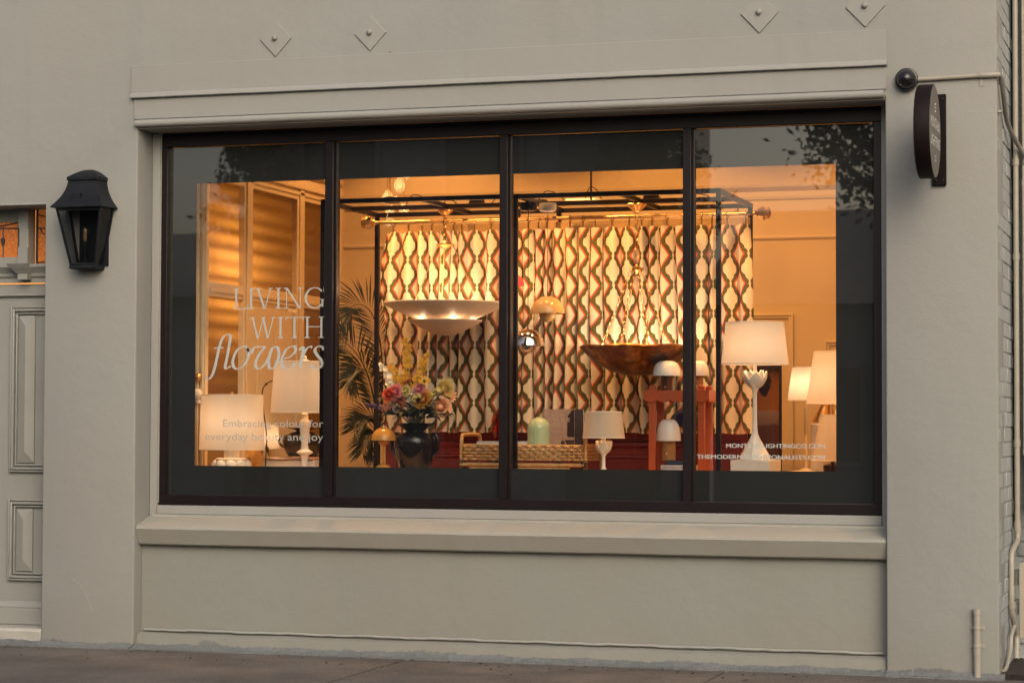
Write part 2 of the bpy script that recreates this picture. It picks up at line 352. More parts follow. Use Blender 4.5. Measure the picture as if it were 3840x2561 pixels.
# ------------------------------------------------------------------ mesh helpers
class MB:
    def __init__(s): s.v = []; s.f = []
    def add(s, vs, fs):
        o = len(s.v); s.v += [Vector(p) for p in vs]; s.f += [tuple(i + o for i in f) for f in fs]; return s
    def box(s, x0, x1, y0, y1, z0, z1):
        return s.add([(x0,y0,z0),(x1,y0,z0),(x1,y1,z0),(x0,y1,z0),(x0,y0,z1),(x1,y0,z1),(x1,y1,z1),(x0,y1,z1)],
                     [(0,3,2,1),(4,5,6,7),(0,1,5,4),(1,2,6,5),(2,3,7,6),(3,0,4,7)])
    def loft(s, rings, cap0=True, cap1=True, closed=True):
        n = len(rings[0]); o = len(s.v)
        for r in rings: s.v += [Vector(p) for p in r]
        for k in range(len(rings) - 1):
            for i in range(n if closed else n - 1):
                j = (i + 1) % n
                s.f.append((o + k*n + i, o + k*n + j, o + (k+1)*n + j, o + (k+1)*n + i))
        if cap0: s.f.append(tuple(o + i for i in reversed(range(n))))
        if cap1: s.f.append(tuple(o + (len(rings)-1)*n + i for i in range(n)))
        return s
    def lathe(s, c, prof, n=32, cap=True):   # prof: (r, z) from the bottom up
        rings = [[(c[0] + max(r, 1e-4) * math.cos(2*math.pi*i/n), c[1] + max(r, 1e-4) * math.sin(2*math.pi*i/n), z) for i in range(n)] for r, z in prof]
        return s.loft(rings, cap, cap)
    def tube(s, pts, r, n=8, caps=True):
        pts = [Vector(p) for p in pts]; rs = r if isinstance(r, (list, tuple)) else [r] * len(pts)
        t = (pts[1] - pts[0]).normalized(); u = t.orthogonal().normalized(); rings = []
        for i, p in enumerate(pts):
            a = pts[max(i-1, 0)]; b = pts[min(i+1, len(pts)-1)]; t2 = (b - a)
            t2 = t2.normalized() if t2.length > 1e-9 else t
            u = (u - t2 * u.dot(t2)); u = u.normalized() if u.length > 1e-6 else t2.orthogonal().normalized()
            w = t2.cross(u); t = t2
            rings.append([p + (u * math.cos(2*math.pi*k/n) + w * math.sin(2*math.pi*k/n)) * rs[i] for k in range(n)])
        return s.loft(rings, caps, caps)
    def torus(s, c, R, r, ax, n=16, k=6, sq=1.0, up=None):
        ax = Vector(ax).normalized(); u = Vector(up).normalized() if up is not None else ax.orthogonal().normalized(); w = ax.cross(u)
        o = len(s.v); c = Vector(c)
        for i in range(n):
            a = 2*math.pi*i/n; d = u * math.cos(a) + w * math.sin(a)
            q = c + u * math.cos(a) * R * sq + w * math.sin(a) * R
            for j in range(k):
                b = 2*math.pi*j/k; s.v.append(q + d * math.cos(b) * r + ax * math.sin(b) * r)
        for i in range(n):
            for j in range(k):
                s.f.append((o + i*k + j, o + ((i+1) % n)*k + j, o + ((i+1) % n)*k + (j+1) % k, o + i*k + (j+1) % k))
        return s
    def ball(s, c, r, n=16, m=10, sc=(1, 1, 1)):
        prof = []
        rings = []
        for k in range(m + 1):
            a = -math.pi/2 + math.pi * k / m
            rings.append([(c[0] + sc[0]*r*max(math.cos(a), 1e-3)*math.cos(2*math.pi*i/n), c[1] + sc[1]*r*max(math.cos(a), 1e-3)*math.sin(2*math.pi*i/n), c[2] + sc[2]*r*math.sin(a)) for i in range(n)])
        return s.loft(rings)
    def prism(s, poly, y0, y1):              # polygon in X,Z extruded in Y
        a = [(p[0], y0, p[1]) for p in poly]; b = [(p[0], y1, p[1]) for p in poly]
        return s.loft([a, b])
    def xprism(s, poly, x0, x1):             # polygon in Y,Z swept along X
        return s.loft([[(x0, p[0], p[1]) for p in poly], [(x1, p[0], p[1]) for p in poly]])
    def build(s, name, mat, parent=None, smooth=None, bevel=0.0, sub=0):
        me = bpy.data.meshes.new(name)
        off = root_loc(parent)
        me.from_pydata([v - off for v in s.v], [], s.f); me.update()
        bm = bmesh.new(); bm.from_mesh(me); bmesh.ops.recalc_face_normals(bm, faces=bm.faces); bm.to_mesh(me); bm.free()
        o = bpy.data.objects.new(name, me); COL.objects.link(o)
        me.materials.append(M[mat] if isinstance(mat, str) else mat)
        if parent: o.parent = parent
        if smooth is not None:
            me.polygons.foreach_set('use_smooth', [True] * len(me.polygons)); me.set_sharp_from_angle(angle=R_(smooth))
        if bevel:
            b = o.modifiers.new('bevel', 'BEVEL'); b.width = bevel; b.segments = 2; b.limit_method = 'ANGLE'; b.angle_limit = R_(40)
            me.polygons.foreach_set('use_smooth', [True] * len(me.polygons)); me.set_sharp_from_angle(angle=R_(45))
        return o
def root_loc(p):
    v = Vector((0, 0, 0))
    while p is not None: v = v + p.location; p = p.parent
    return v
def thing(name, label, cat, loc=(0, 0, 0), group=None):
    o = bpy.data.objects.new(name, None); COL.objects.link(o); o.location = loc; o.empty_display_size = 0.1
    o['label'] = label; o['category'] = cat
    if group: o['group'] = group
    return o
def tag(o, label, cat, group=None):
    o['label'] = label; o['category'] = cat
    if group: o['group'] = group
    return o
def struct(o): o['kind'] = 'structure'; return o
def lamp(name, loc, watts, parent=None, radius=0.03, color=WARM):
    d = bpy.data.lights.new(name, 'POINT'); d.energy = watts * 1.36; d.color = color; d.shadow_soft_size = radius
    o = bpy.data.objects.new(name, d); COL.objects.link(o)
    o.location = Vector(loc) - root_loc(parent); o.parent = parent
    return o
def smoothpath(pts, k=6):                  # Catmull-Rom through points
    P = [Vector(p) for p in pts]; out = []
    for i in range(len(P) - 1):
        p0 = P[max(i-1, 0)]; p1 = P[i]; p2 = P[i+1]; p3 = P[min(i+2, len(P)-1)]
        for j in range(k):
            t = j / k
            out.append(0.5 * ((2*p1) + (p2-p0)*t + (2*p0-5*p1+4*p2-p3)*t*t + (3*p1-p0-3*p2+p3)*t**3))
    out.append(P[-1]); return out

# ================================================================== THE SHOP FRONT
XL, XR = -6.468, -1.79                     # window opening
XC = -1.167                                # right corner of the building
XD = -7.112                                # right jamb of the entrance
YF, YG = 0.22, 0.262                       # window frame face, glass
Z_SOF = 3.262
shop = thing('shop_building', 'cream rendered shop front surrounding the big black framed window', 'building', (-4, 0, 0))

# front wall: one sheet with the two openings, thickened backwards
def front_wall():
    xs = [-13.5, -8.30, XD, XL, XR, XC]; zs = [-0.06, Z_SOF, 2.786, 3.0, 5.6]
    zs = [-0.06, 2.786, Z_SOF, 5.6]
    bm = bmesh.new(); V = {}
    def vv(i, k):
        if (i, k) not in V: V[i, k] = bm.verts.new((xs[i] + 4, 0, zs[k]))
        return V[i, k]
    for i in range(5):
        for k in range(3):
            if i == 1 and k == 0: continue
            if i == 3 and k in (0, 1): continue
            bm.faces.new((vv(i, k), vv(i+1, k), vv(i+1, k+1), vv(i, k+1)))
    me = bpy.data.meshes.new('wall'); bm.to_mesh(me); bm.free()
    o = bpy.data.objects.new('wall', me); COL.objects.link(o); o.parent = shop; me.materials.append(M['render'])
    sm = o.modifiers.new('solid', 'SOLIDIFY'); sm.thickness = 0.34; sm.offset = -1
    bv = o.modifiers.new('bevel', 'BEVEL'); bv.width = 0.011; bv.segments = 3; bv.limit_method = 'ANGLE'; bv.angle_limit = R_(40)
    me.polygons.foreach_set('use_smooth', [True] * len(me.polygons)); me.set_sharp_from_angle(angle=R_(45))
    # make sure the sheet thickens into the building
    for p in me.polygons:
        if p.normal.y > 0: me.flip_normals(); break
    return o
front_wall()

def edge_noise(x, s=1.0, seed=0.0):
    return s * (math.sin(x*7.1+seed) * 0.4 + math.sin(x*17.3+1.3+seed) * 0.3 + math.sin(x*41.7+2.1+seed) * 0.2 + math.sin(x*97.0+seed) * 0.1)
# lintel: flat upper band with a drip lip, fascia below, bead at the bottom
x0, x1 = -6.508, -1.776
MB().xprism([(-0.001, 3.432), (-0.013, 3.432), (-0.013, 3.642), (-0.001, 3.645)], x0, x1).build('lintel_band', 'trim', shop)
mb = MB(); n = 120; rings = []
for i in range(n + 1):                     # the lip: slightly ragged paint edge, open shadow gap under it
    x = x0 + (x1 - x0) * i / n; r = 0.0012 * edge_noise(x, 1.0)
    rings.append([(x, -0.0135, 3.446), (x, -0.0135, 3.472), (x, -0.020, 3.468), (x, -0.034, 3.449), (x, -0.034, 3.440 + r), (x, -0.029, 3.436 + r)])
mb.loft(rings).build('drip_lip', 'trim', shop, smooth=40)
MB().box(XL - 0.022, XR + 0.010, -0.010, -0.0005, 3.305, 3.431).build('lintel_fascia', 'trim', shop, bevel=0.002)
bead = [(-0.0004, 3.304)] + [(-0.016 - 0.020 * math.cos(a), 3.277 + 0.022 * math.sin(a)) for a in [math.pi * t / 10 - math.pi/2 for t in range(10, -1, -1)]] + [(-0.0004, 3.254)]
mb = MB().xprism([(0.20 if 0 else p[0], p[1]) for p in bead], XL - 0.008, XR - 0.004); mb.build('lintel_bead', 'trim', shop, smooth=50)
# soffit board inside the head of the opening
MB().box(XL + 0.004, XR - 0.004, 0.004, 0.232, Z_SOF - 0.016, Z_SOF - 0.001).build('window_head', 'trim', shop)
# side stops and bottom board of painted timber around the black frame
MB().box(XL + 0.002, XL + 0.054, 0.205, 0.30, 0.80, Z_SOF - 0.018).build('timber_stop', 'trim', shop, bevel=0.004)
MB().box(XL + 0.054, XL + 0.062, 0.212, 0.30, 0.90, Z_SOF - 0.018).build('timber_stop', 'trim', shop, bevel=0.002)
MB().box(XR - 0.052, XR - 0.002, 0.205, 0.30, 0.80, Z_SOF - 0.018).build('timber_stop', 'trim', shop, bevel=0.004)
Z_FB = S(358, 1158, YF).z                  # bottom of the black frame
MB().box(XL + 0.056, XR - 0.054, 0.200, 0.30, Z_FB - 0.058, Z_FB - 0.002).build('timber_stop', 'trim', shop, bevel=0.004)
mb = MB(); rings = []
for i in range(161):                       # bead of filler under the board
    x = XL + 0.03 + (XR - XL - 0.06) * i / 160; r = 0.0035 * edge_noise(x * 0.7, 1, 2.0)
    rings.append([(x, 0.20, Z_FB - 0.074), (x, 0.186 + r, Z_FB - 0.075), (x, 0.188 + r, Z_FB - 0.062), (x, 0.2, Z_FB - 0.058)])
mb.loft(rings).build('sealant', 'sill', shop, smooth=60)
# sill: sloping top, front face, undercut
zt = S(311, 1209, 0.015).z; zb = S(318, 1250, 0.03).z
sillp = [(0.30, Z_FB - 0.060), (0.19, Z_FB - 0.073), (0.034, zt + 0.010), (0.021, zt + 0.002), (0.016, zt - 0.012), (0.056, zb + 0.008), (0.066, zb), (0.10, zb - 0.004), (0.30, zb - 0.004)]
rings = []
for i in range(120):
    x = XL + 0.003 + (XR - 0.006 - XL) * i / 119; e = 0.0022 * edge_noise(x * 0.6, 1, 4)
    rings.append([(x, p[0] + (e if p[0] < 0.1 else 0), p[1] + (e * 0.7 if p[0] < 0.1 else 0)) for p in sillp])
MB().loft(rings).build('sill', 'sill', shop, smooth=18)
# apron panel under the sill and the low ledge at its foot
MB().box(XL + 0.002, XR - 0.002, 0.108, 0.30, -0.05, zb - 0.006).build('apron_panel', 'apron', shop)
rings = []
for i in range(200):
    x = XL + 0.004 + (XR - 0.008 - XL) * i / 199; e = 0.004 * edge_noise(x * 0.8, 1, 1); e2 = 0.003 * edge_noise(x * 1.7, 1, 5)
    rings.append([(x, 0.107, 0.096 + e), (x, 0.068 + e2, 0.093 + e2), (x, 0.040 + e, 0.080 + e2), (x, 0.030 + e, 0.010), (x, 0.030, -0.05), (x, 0.107, -0.05)])
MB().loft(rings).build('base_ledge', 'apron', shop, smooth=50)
rings = []
mb = MB(); mb.tube([(XL + 0.03 + (XR - XL - 0.06) * i / 150, 0.095 + 0.002 * edge_noise(i * 0.3), 0.112 + 0.004 * edge_noise(i * 0.05, 1, 3)) for i in range(151)], 0.0085, 7)
mb.build('painted_cable', 'trim', shop, smooth=60)
# cement fillet between wall and pavement
def fillet(xa, xb, y, seed):
    rings = []; n = int((xb - xa) * 60)
    for i in range(n + 1):
        x = xa + (xb - xa) * i / n; h = 0.030 + 0.010 * edge_noise(x * 1.4, 1, seed); w = 0.062 + 0.014 * edge_noise(x * 0.9, 1, seed + 2)
        rings.append([(x, y + 0.02, -0.03), (x, y + 0.02, h), (x, y - 0.006, h), (x, y - 0.022, h * 0.5), (x, y - w, 0.006), (x, y - w - 0.004, -0.03)])
    MB().loft(rings).build('cement_fillet', 'fillet', shop, smooth=40)
fillet(-13.4, XD - 0.002, 0.0, 1); fillet(XD, XL, -0.001, 3); fillet(XL + 0.001, XR - 0.001, 0.028, 5); fillet(XR, XC + 0.03, -0.001, 8)
# pattress plates
for (px, py, hw) in ((634, 90, 37), (851, 77, 37), (1744, 31, 42), (1987, 16, 43)):
    c = S(px, py, 0); r = hw * mpp(px, py, 0) * 1.045
    mb = MB(); mb.loft([[(c.x + r*q*a, yy, c.z + r*q*b) for a, b in ((-1, 0), (0, -1.06), (1, 0), (0, 1.06))] for yy, q in ((0.002, 1), (-0.008, 1), (-0.010, 0.985))])
    pl = mb.build('wall_plate', 'trim', shop)
    MB().ball((c.x - 0.002, -0.018, c.z + 0.004), 0.017, 14, 8, (1, 1, 1)).build('bolt', 'trim', pl, smooth=60)

pts = [S(x, y, -0.001) for x, y in ((164, 1328), (176, 1334), (188, 1350), (200, 1372), (208, 1392), (214, 1405))]
MB().tube(smoothpath(pts, 5), [0.0012 + 0.0012*math.sin(i*0.5)**2 for i in range(26)], 5).build('trowel_scar', 'render', shop, smooth=60)
# side return: grey painted bricks, each its own piece
sw = thing('side_brick_wall', 'grey painted brick side return at the right hand corner of the shop', 'brick wall', (XC, 0.3, 0))
MB().box(XC - 0.30, XC - 0.0045, 0.345, 3.0, -0.05, 5.6).build('mortar_bed', 'mortar', sw)
MB().box(XC - 0.30, XC - 0.0045, 0.03, 0.344, -0.05, 5.6).build('mortar_bed', 'mortar', sw)
brick_me = None
CH, BL = 0.086, 0.236
for k in range(46):
    for i in range(4):
        y0 = 0.012 + i * BL - (BL / 2 if k % 2 else 0)
        full = y0 > 0
        if not full: y0 = 0.012
        name = 'brick'
        b = MB(); L = (BL - 0.008) if full else (BL / 2 - 0.008)
        key = 'full' if full else 'half'
        if key not in globals().setdefault('_bm', {}):
            o = b.box(XC - 0.06, XC + 0.0, 0, L, 0, CH - 0.008).build('brick', 'brick', sw, bevel=0.004)
            _bm[key] = (o, o.data)
        else:
            o = bpy.data.objects.new('brick', _bm[key][1]); COL.objects.link(o); o.parent = sw
            bv = o.modifiers.new('bevel', 'BEVEL'); bv.width = 0.004; bv.segments = 2; bv.limit_method = 'ANGLE'
        o.location = (random.uniform(-0.003, 0.003), y0, 0.02 + k * CH)

# neighbour set back beyond the return
nb = thing('neighbour_wall', 'recessed cream clad neighbour wall at the right edge with grey brick foot', 'wall', (0, 0.9, 0))
MB().box(XC + 0.008, 5.2, 0.94, 1.2, -0.05, 5.6).build('brick_backing', 'mortar', nb)
for k in range(9):
    for i in range(3):
        o = bpy.data.objects.new('brick', bpy.data.meshes.get('nb_brick') or MB().box(0, 0.225, 0.925, 0.945, 0, CH - 0.011).build('brick_seed', 'brick').data)
        if bpy.data.meshes.get('nb_brick') is None: o.data.name = 'nb_brick'; bpy.data.objects.remove(bpy.data.objects['brick_seed'])
        COL.objects.link(o); o.parent = nb; o.location = (XC + 0.03 + i * BL - (0.1 if k % 2 else 0), -0.9, 0.12 + k * CH)
zc = at(3815, 1905, 0.86).z
MB().box(XC + 0.075, 5.2, 0.84, 0.92, zc, 2.72).build('cladding_panel', 'panel', nb, bevel=0.003)
MB().box(XC + 0.075, 5.2, 0.84, 0.92, 2.726, 5.6).build('cladding_panel', 'panel', nb, bevel=0.003)
struct(MB().box(XC + 0.01, 5.2, 0.0, 0.93, -0.08, 0.03).build('alley_ground', 'dirt'))

# pipes on the return
def pipe(name, label, pts, r, mat, cat='pipe', collars=(), k=6, sub=8):
    t = thing(name, label, cat, pts[0])
    P = smoothpath(pts, k) if k > 1 else [Vector(p) for p in pts]
    MB().tube(P, r, 10).build('pipe', mat, t, smooth=60)
    for i in collars:
        c = P[min(int(i * (len(P) - 1)), len(P) - 2)]; d = (P[min(int(i*(len(P)-1))+1, len(P)-1)] - c).normalized()
        MB().tube([c - d * 0.02, c + d * 0.02], r * 1.28, 10).build('collar', mat, t, smooth=50)
    return t
xp = XC + 0.034
pipe('downpipe', 'tall cream conduit pipe rising up the recessed corner beside the grey bricks', [(xp, 0.80, 0.82), (xp, 0.80, 1.5), (xp, 0.80, 2.4), (xp, 0.80, 3.2), (xp, 0.80, 4.6)], 0.016, 'pvc', collars=(0.02, 0.23, 0.5, 0.72), k=4)
pipe('thin_pipe', 'thin cream pipe running close beside the tall conduit', [(xp + 0.042, 0.82, 1.25), (xp + 0.042, 0.82, 2.2), (xp + 0.042, 0.82, 3.2), (xp + 0.042, 0.82, 4.6)], 0.009, 'pvc', collars=(0.1, 0.4, 0.6), k=3)
pipe('bent_conduit', 'bent cream conduit kinked down the grey bricks to the ground', [(xp, 0.80, 0.82), (xp + 0.002, 0.79, 0.74), (xp - 0.008, 0.70, 0.70), (xp - 0.016, 0.60, 0.66), (xp - 0.016, 0.57, 0.55), (xp - 0.014, 0.57, 0.34), (xp - 0.006, 0.66, 0.24), (xp, 0.72, 0.17), (xp + 0.002, 0.66, 0.05)], 0.017, 'pvc', collars=(0.05, 0.62))
pipe('ground_hose', 'pale hose curling from the corner bricks into the dark soil', [(xp - 0.004, 0.68, 0.26), (xp - 0.012, 0.52, 0.20), (xp - 0.014, 0.45, 0.12), (xp - 0.016, 0.24, 0.05), (xp - 0.022, 0.14, 0.035)], 0.012, 'pvc')
pipe('drain_elbow', 'cream drain pipe with an elbow at the right picture edge', [(xp + 0.075, 0.80, 1.0), (xp + 0.075, 0.80, 0.78), (xp + 0.085, 0.80, 0.66), (xp + 0.14, 0.80, 0.63), (xp + 0.4, 0.80, 0.63)], 0.020, 'pvc', collars=(0.05,))
MB().box(xp + 0.012, xp + 0.052, 0.76, 0.80, 0.16, 0.60).build('cable_duct', 'panel', nb, bevel=0.003)
# pvc stub on the front wall
c = S(2243, 1400, -0.03); r = 8.2 * mpp(2243, 1450, 0)
t = thing('pvc_stub_pipe', 'short capped cream pipe strapped to the wall near the ground', 'pipe', (c.x, -0.03, 0.02))
MB().tube([(c.x, -0.024, 0.0), (c.x, -0.024, c.z)], r, 14).build('pipe', 'pvc', t, smooth=50)
MB().tube([(c.x, -0.024, c.z - 0.025), (c.x, -0.024, c.z + 0.006)], r * 1.2, 14).build('cap', 'pvc', t, smooth=50)
MB().tube([(c.x, -0.024, 0.13), (c.x, -0.024, 0.21)], r * 1.12, 14).build('sleeve', 'pvc', t, smooth=50)
for dz, w in ((0.215, 0.036), (0.145 - 0.0, 0.036)):
    z = c.z - (0.10 if w and dz > 0.2 else 0.20)
    MB().box(c.x - 0.040, c.x + 0.040, -0.004, -0.0005, z - 0.010, z + 0.010).tube([(c.x, -0.024, z - 0.008), (c.x, -0.024, z + 0.008)], r * 1.22, 12).build('strap', 'pvc', t, bevel=0.002)

# ------------------------------------------------------------------ the black framed window
zt_f = S(368, 314, YF).z; zb_f = Z_FB
xl_f, xr_f = S(363, 740, YF).x, S(2027, 740, YF).x - 0.004
xl_f = XL + 0.056; xr_f = XR - 0.053
mull = [(S(a, 740, YF).x, S(b, 740, YF).x) for a, b in ((744.5, 763.5), (1146, 1164.5), (1567.5, 1586.5))]
win = thing('shop_window', 'large four pane black framed shop window with dark film border and grey lettering', 'window', ((xl_f + xr_f) / 2, YF, zb_f))
SW = 0.046                                  # stile width
mb = MB(); mb.box(xl_f, xl_f + SW, YF, YF + 0.085, zb_f + 0.064, zt_f - 0.07); mb.build('stile', 'black', win, bevel=0.003)
MB().box(xr_f - SW, xr_f, YF, YF + 0.085, zb_f + 0.064, zt_f - 0.07).build('stile', 'black', win, bevel=0.003)
MB().box(xl_f, xr_f, YF, YF + 0.085, zb_f, zb_f + 0.0635).build('bottom_rail', 'black', win, bevel=0.003)
MB().box(xl_f, xr_f, YF, YF + 0.085, zt_f - 0.0695, zt_f - 0.001).build('top_rail', 'black', win, bevel=0.003)
MB().box(xl_f, xr_f, YF + 0.002, YF + 0.085, zt_f, Z_SOF - 0.018).build('head_packing', 'black', win)
edges = [xl_f + SW] + [q for ab in mull for q in ab] + [xr_f - SW]
for a, b in mull:
    o = MB().box(a, b, YF - 0.004, YF + 0.085, zb_f + 0.064, zt_f - 0.07).build('mullion', 'black', win, bevel=0.003)
    MB().box(b + 0.0005, b + 0.012, YF + 0.028, YF + 0.085, zb_f + 0.064, zt_f - 0.07).build('glazing_bead', 'black', o, bevel=0.002)
zlo, zhi = zb_f + 0.064, zt_f - 0.07
# clear opening in the film
fx0 = S(449, 740, YG).x; fx1 = S(1919, 740, YG).x
fz0 = (S(445, 1068, YG).z + S(1919, 1083, YG).z) / 2; fz1 = (S(453, 421, YG).z + S(1919, 378, YG).z) / 2
for i in range(4):
    a, b = edges[2*i], edges[2*i+1]
    p = MB().add([(a, YG, zlo), (b, YG, zlo), (b, YG, zhi), (a, YG, zhi)], [(0, 1, 2, 3)]).build('glass_pane', 'glass', win)
    mb = MB(); y = YG + 0.004
    def strip(x0, x1, z0, z1): mb.add([(x0, y, z0), (x1, y, z0), (x1, y, z1), (x0, y, z1)], [(0, 1, 2, 3)])
    ca, cb = max(a, fx0), min(b, fx1)
    strip(a, b, zlo, fz0); strip(a, b, fz1, zhi - 0.003)
    if ca > a: strip(a, ca, fz0, fz1)
    if cb < b: strip(cb, b, fz0, fz1)
    mb.build('film_border', 'film', p)

# lettering cut from grey vinyl, on the inner face of the glass
YT = YG - 0.0015
class Ink:
    """flat letters drawn on a vertical plane; each stroke is laid a hair in front of the last"""
    def __init__(s, y): s.mb = MB(); s.y = y; s.k = 0
    def poly(s, pts):
        s.k += 1; y = s.y - 0.00002 * s.k
        s.mb.add([(p[0], y, p[1]) for p in pts], [tuple(range(len(pts)))])
    def nib(s, pts, wmin, wmax, ang, k=8):
        P = smoothpath([(p[0], 0, p[1]) for p in pts], k); L = []; Rr = []
        for i, p in enumerate(P):
            d = (P[min(i+1, len(P)-1)] - P[max(i-1, 0)]); a = math.atan2(d.z, d.x)
            w = wmin + (wmax - wmin) * abs(math.sin(a - ang)) ** 1.3
            n = Vector((-math.sin(a), 0, math.cos(a))) * w / 2; L.append(p + n); Rr.append(p - n)
        s.k += 1; y = s.y - 0.00002 * s.k
        o = len(s.mb.v); nn = len(P)
        s.mb.v += [Vector((q.x, y, q.z)) for q in L] + [Vector((q.x, y, q.z)) for q in Rr]
        s.mb.f += [(o+i, o+i+1, o+nn+i+1, o+nn+i) for i in range(nn - 1)]
    def serif_cap(s, ch, x0, x1, z0, z1, st=0.09, th=0.022):
        h = z1 - z0; st *= h; th *= h
        def stem(x, a=None, b=None, w=None):
            a = z0 if a is None else a; b = z1 if b is None else b; w = st if w is None else w
            s.poly([(x - w/2, a), (x + w/2, a), (x + w/2, b), (x - w/2, b)])
        def ser(x, z, w=0.16, up=True):
            w *= h; t = th * (1 if up else -1)
            s.poly([(x - w, z), (x + w, z), (x + w, z + t * 0.8), (x + st*0.5, z + t * 1.9), (x - st*0.5, z + t * 1.9), (x - w, z + t * 0.8)])
        def diag(xa, za, xb, zb, w):
            s.poly([(xa - w/2, za), (xa + w/2, za), (xb + w/2, zb), (xb - w/2, zb)])
        if ch == 'I':
            x = (x0 + x1) / 2; stem(x); ser(x, z0); ser(x, z1, up=False)
        elif ch == 'L':
            x = x0 + 0.17 * h; stem(x); ser(x, z0); ser(x, z1, up=False)
            s.poly([(x, z0), (x1 - 0.03*h, z0), (x1, z0 + 0.24*h), (x1 - 0.03*h, z0 + 0.2*h), (x1 - 0.10*h, z0 + th * 1.5), (x, z0 + th * 1.3)])
        elif ch == 'E' or ch == 'F':
            x = x0 + 0.15 * h; stem(x); ser(x, z0); ser(x, z1, 0.13, up=False)
            s.poly([(x, z1), (x1, z1), (x1, z1 - 0.2*h), (x1 - 0.06*h, z1 - th*1.4), (x, z1 - th*1.3)])
            zm = z0 + 0.52*h; s.poly([(x, zm), (x1 - 0.1*h, zm), (x1 - 0.1*h, zm + th*1.3), (x, zm + th*1.3)])
            s.poly([(x1 - 0.1*h, zm - 0.07*h), (x1 - 0.08*h, zm - 0.07*h), (x1 - 0.08*h, zm + 0.09*h), (x1 - 0.1*h, zm + 0.09*h)])
            if ch == 'E': s.poly([(x, z0), (x1 - 0.02*h, z0), (x1 + 0.02*h, z0 + 0.22*h), (x1 - 0.07*h, z0 + th*1.4), (x, z0 + th*1.3)])
        elif ch == 'V':
            xm = (x0 + x1) / 2 + 0.02*h; diag(x0 + 0.13*h, z1, xm, z0, st); diag(x1 - 0.12*h, z1, xm + st*0.25, z0, th*1.5); ser(x0 + 0.13*h, z1, 0.14, False); ser(x1 - 0.12*h, z1, 0.12, False)
        elif ch == 'W':
            w = x1 - x0; a, b, c2, d, e = x0 + 0.12*h, x0 + 0.31*w, x0 + 0.53*w, x0 + 0.70*w, x1 - 0.11*h
            diag(a, z1, b, z0, st); diag(c2, z1, b + st*0.25, z0, th*1.4); diag(c2 - st*0.2, z1, d, z0, st); diag(e, z1, d + st*0.25, z0, th*1.4)
            ser(a, z1, 0.13, False); ser(e, z1, 0.11, False); ser(c2, z1, 0.11, False)
        elif ch == 'N':
            a, b = x0 + 0.16*h, x1 - 0.14*h
            stem(a, w=th*1.4); stem(b, w=th*1.4); diag(a, z1, b, z0 - 0.01*h, st*1.05); ser(a, z0, 0.13); ser(b, z1, 0.14, False); ser(a - 0.04*h, z1, 0.10, False)
        elif ch == 'T':
            x = (x0 + x1) / 2; stem(x); ser(x, z0)
            s.poly([(x0 + 0.02*h, z1 - th*1.3), (x1 - 0.02*h, z1 - th*1.3), (x1, z1), (x0, z1)])
            s.poly([(x0, z1), (x0 - 0.02*h, z1 - 0.2*h), (x0 + 0.06*h, z1 - th)]); s.poly([(x1, z1), (x1 + 0.02*h, z1 - 0.2*h), (x1 - 0.06*h, z1 - th)])
        elif ch == 'H':
            a, b = x0 + 0.15*h, x1 - 0.15*h
            stem(a); stem(b); zm = z0 + 0.51*h; s.poly([(a, zm), (b, zm), (b, zm + th*1.3), (a, zm + th*1.3)])
            for q in (a, b): ser(q, z0, 0.15); ser(q, z1, 0.15, False)
        elif ch in 'GO':
            cx, cz, rx, rz = (x0 + x1) / 2, (z0 + z1) / 2, (x1 - x0) / 2, h / 2 * 1.02
            lo, hi = (38, 322) if ch == 'G' else (0, 360)
            if ch == 'G': cx += 0.02*h; lo, hi = 40, 335
            pts = [(cx + (rx - st*0.45) * math.cos(R_(t)), cz + (rz - th) * math.sin(R_(t))) for t in range(lo, hi + 1, 12)]
            s.nib(pts, th*1.5, st*1.05, 0.0, 2)
            if ch == 'G':
                xg = x1 - 0.10*h; stem(xg, z0 + 0.06*h, z0 + 0.42*h); ser(xg, z0 + 0.44*h, 0.13, False)
                s.poly([(x1 - 0.06*h, z1 - 0.02*h), (x1 - 0.03*h, z1 - 0.02*h), (x1 - 0.035*h, z1 - 0.26*h), (x1 - 0.06*h, z1 - 0.22*h)])
        elif ch == 'R':
            x = x0 + 0.15*h; stem(x); ser(x, z0); ser(x, z1, 0.12, False)
            s.nib([(x, z1 - th), (x + 0.28*h, z1 - 0.04*h), (x + 0.40*h, z1 - 0.24*h), (x + 0.26*h, z0 + 0.50*h), (x, z0 + 0.47*h)], th*1.2, st, 0.0)
            diag(x1 - 0.02*h, z0, x + 0.24*h, z0 + 0.5*h, st)
        elif ch == 'S':
            w = x1 - x0; s.nib([(x1 - 0.06*w, z0 + 0.80*h), (x0 + 0.55*w, z1), (x0 + 0.15*w, z0 + 0.78*h), (x0 + 0.5*w, z0 + 0.53*h), (x1 - 0.08*w, z0 + 0.26*h), (x0 + 0.5*w, z0), (x0 + 0.05*w, z0 + 0.22*h)], th*1.3, st, 2.3)
    def build(s, name, mat, parent): return s.mb.build(name, mat, parent)

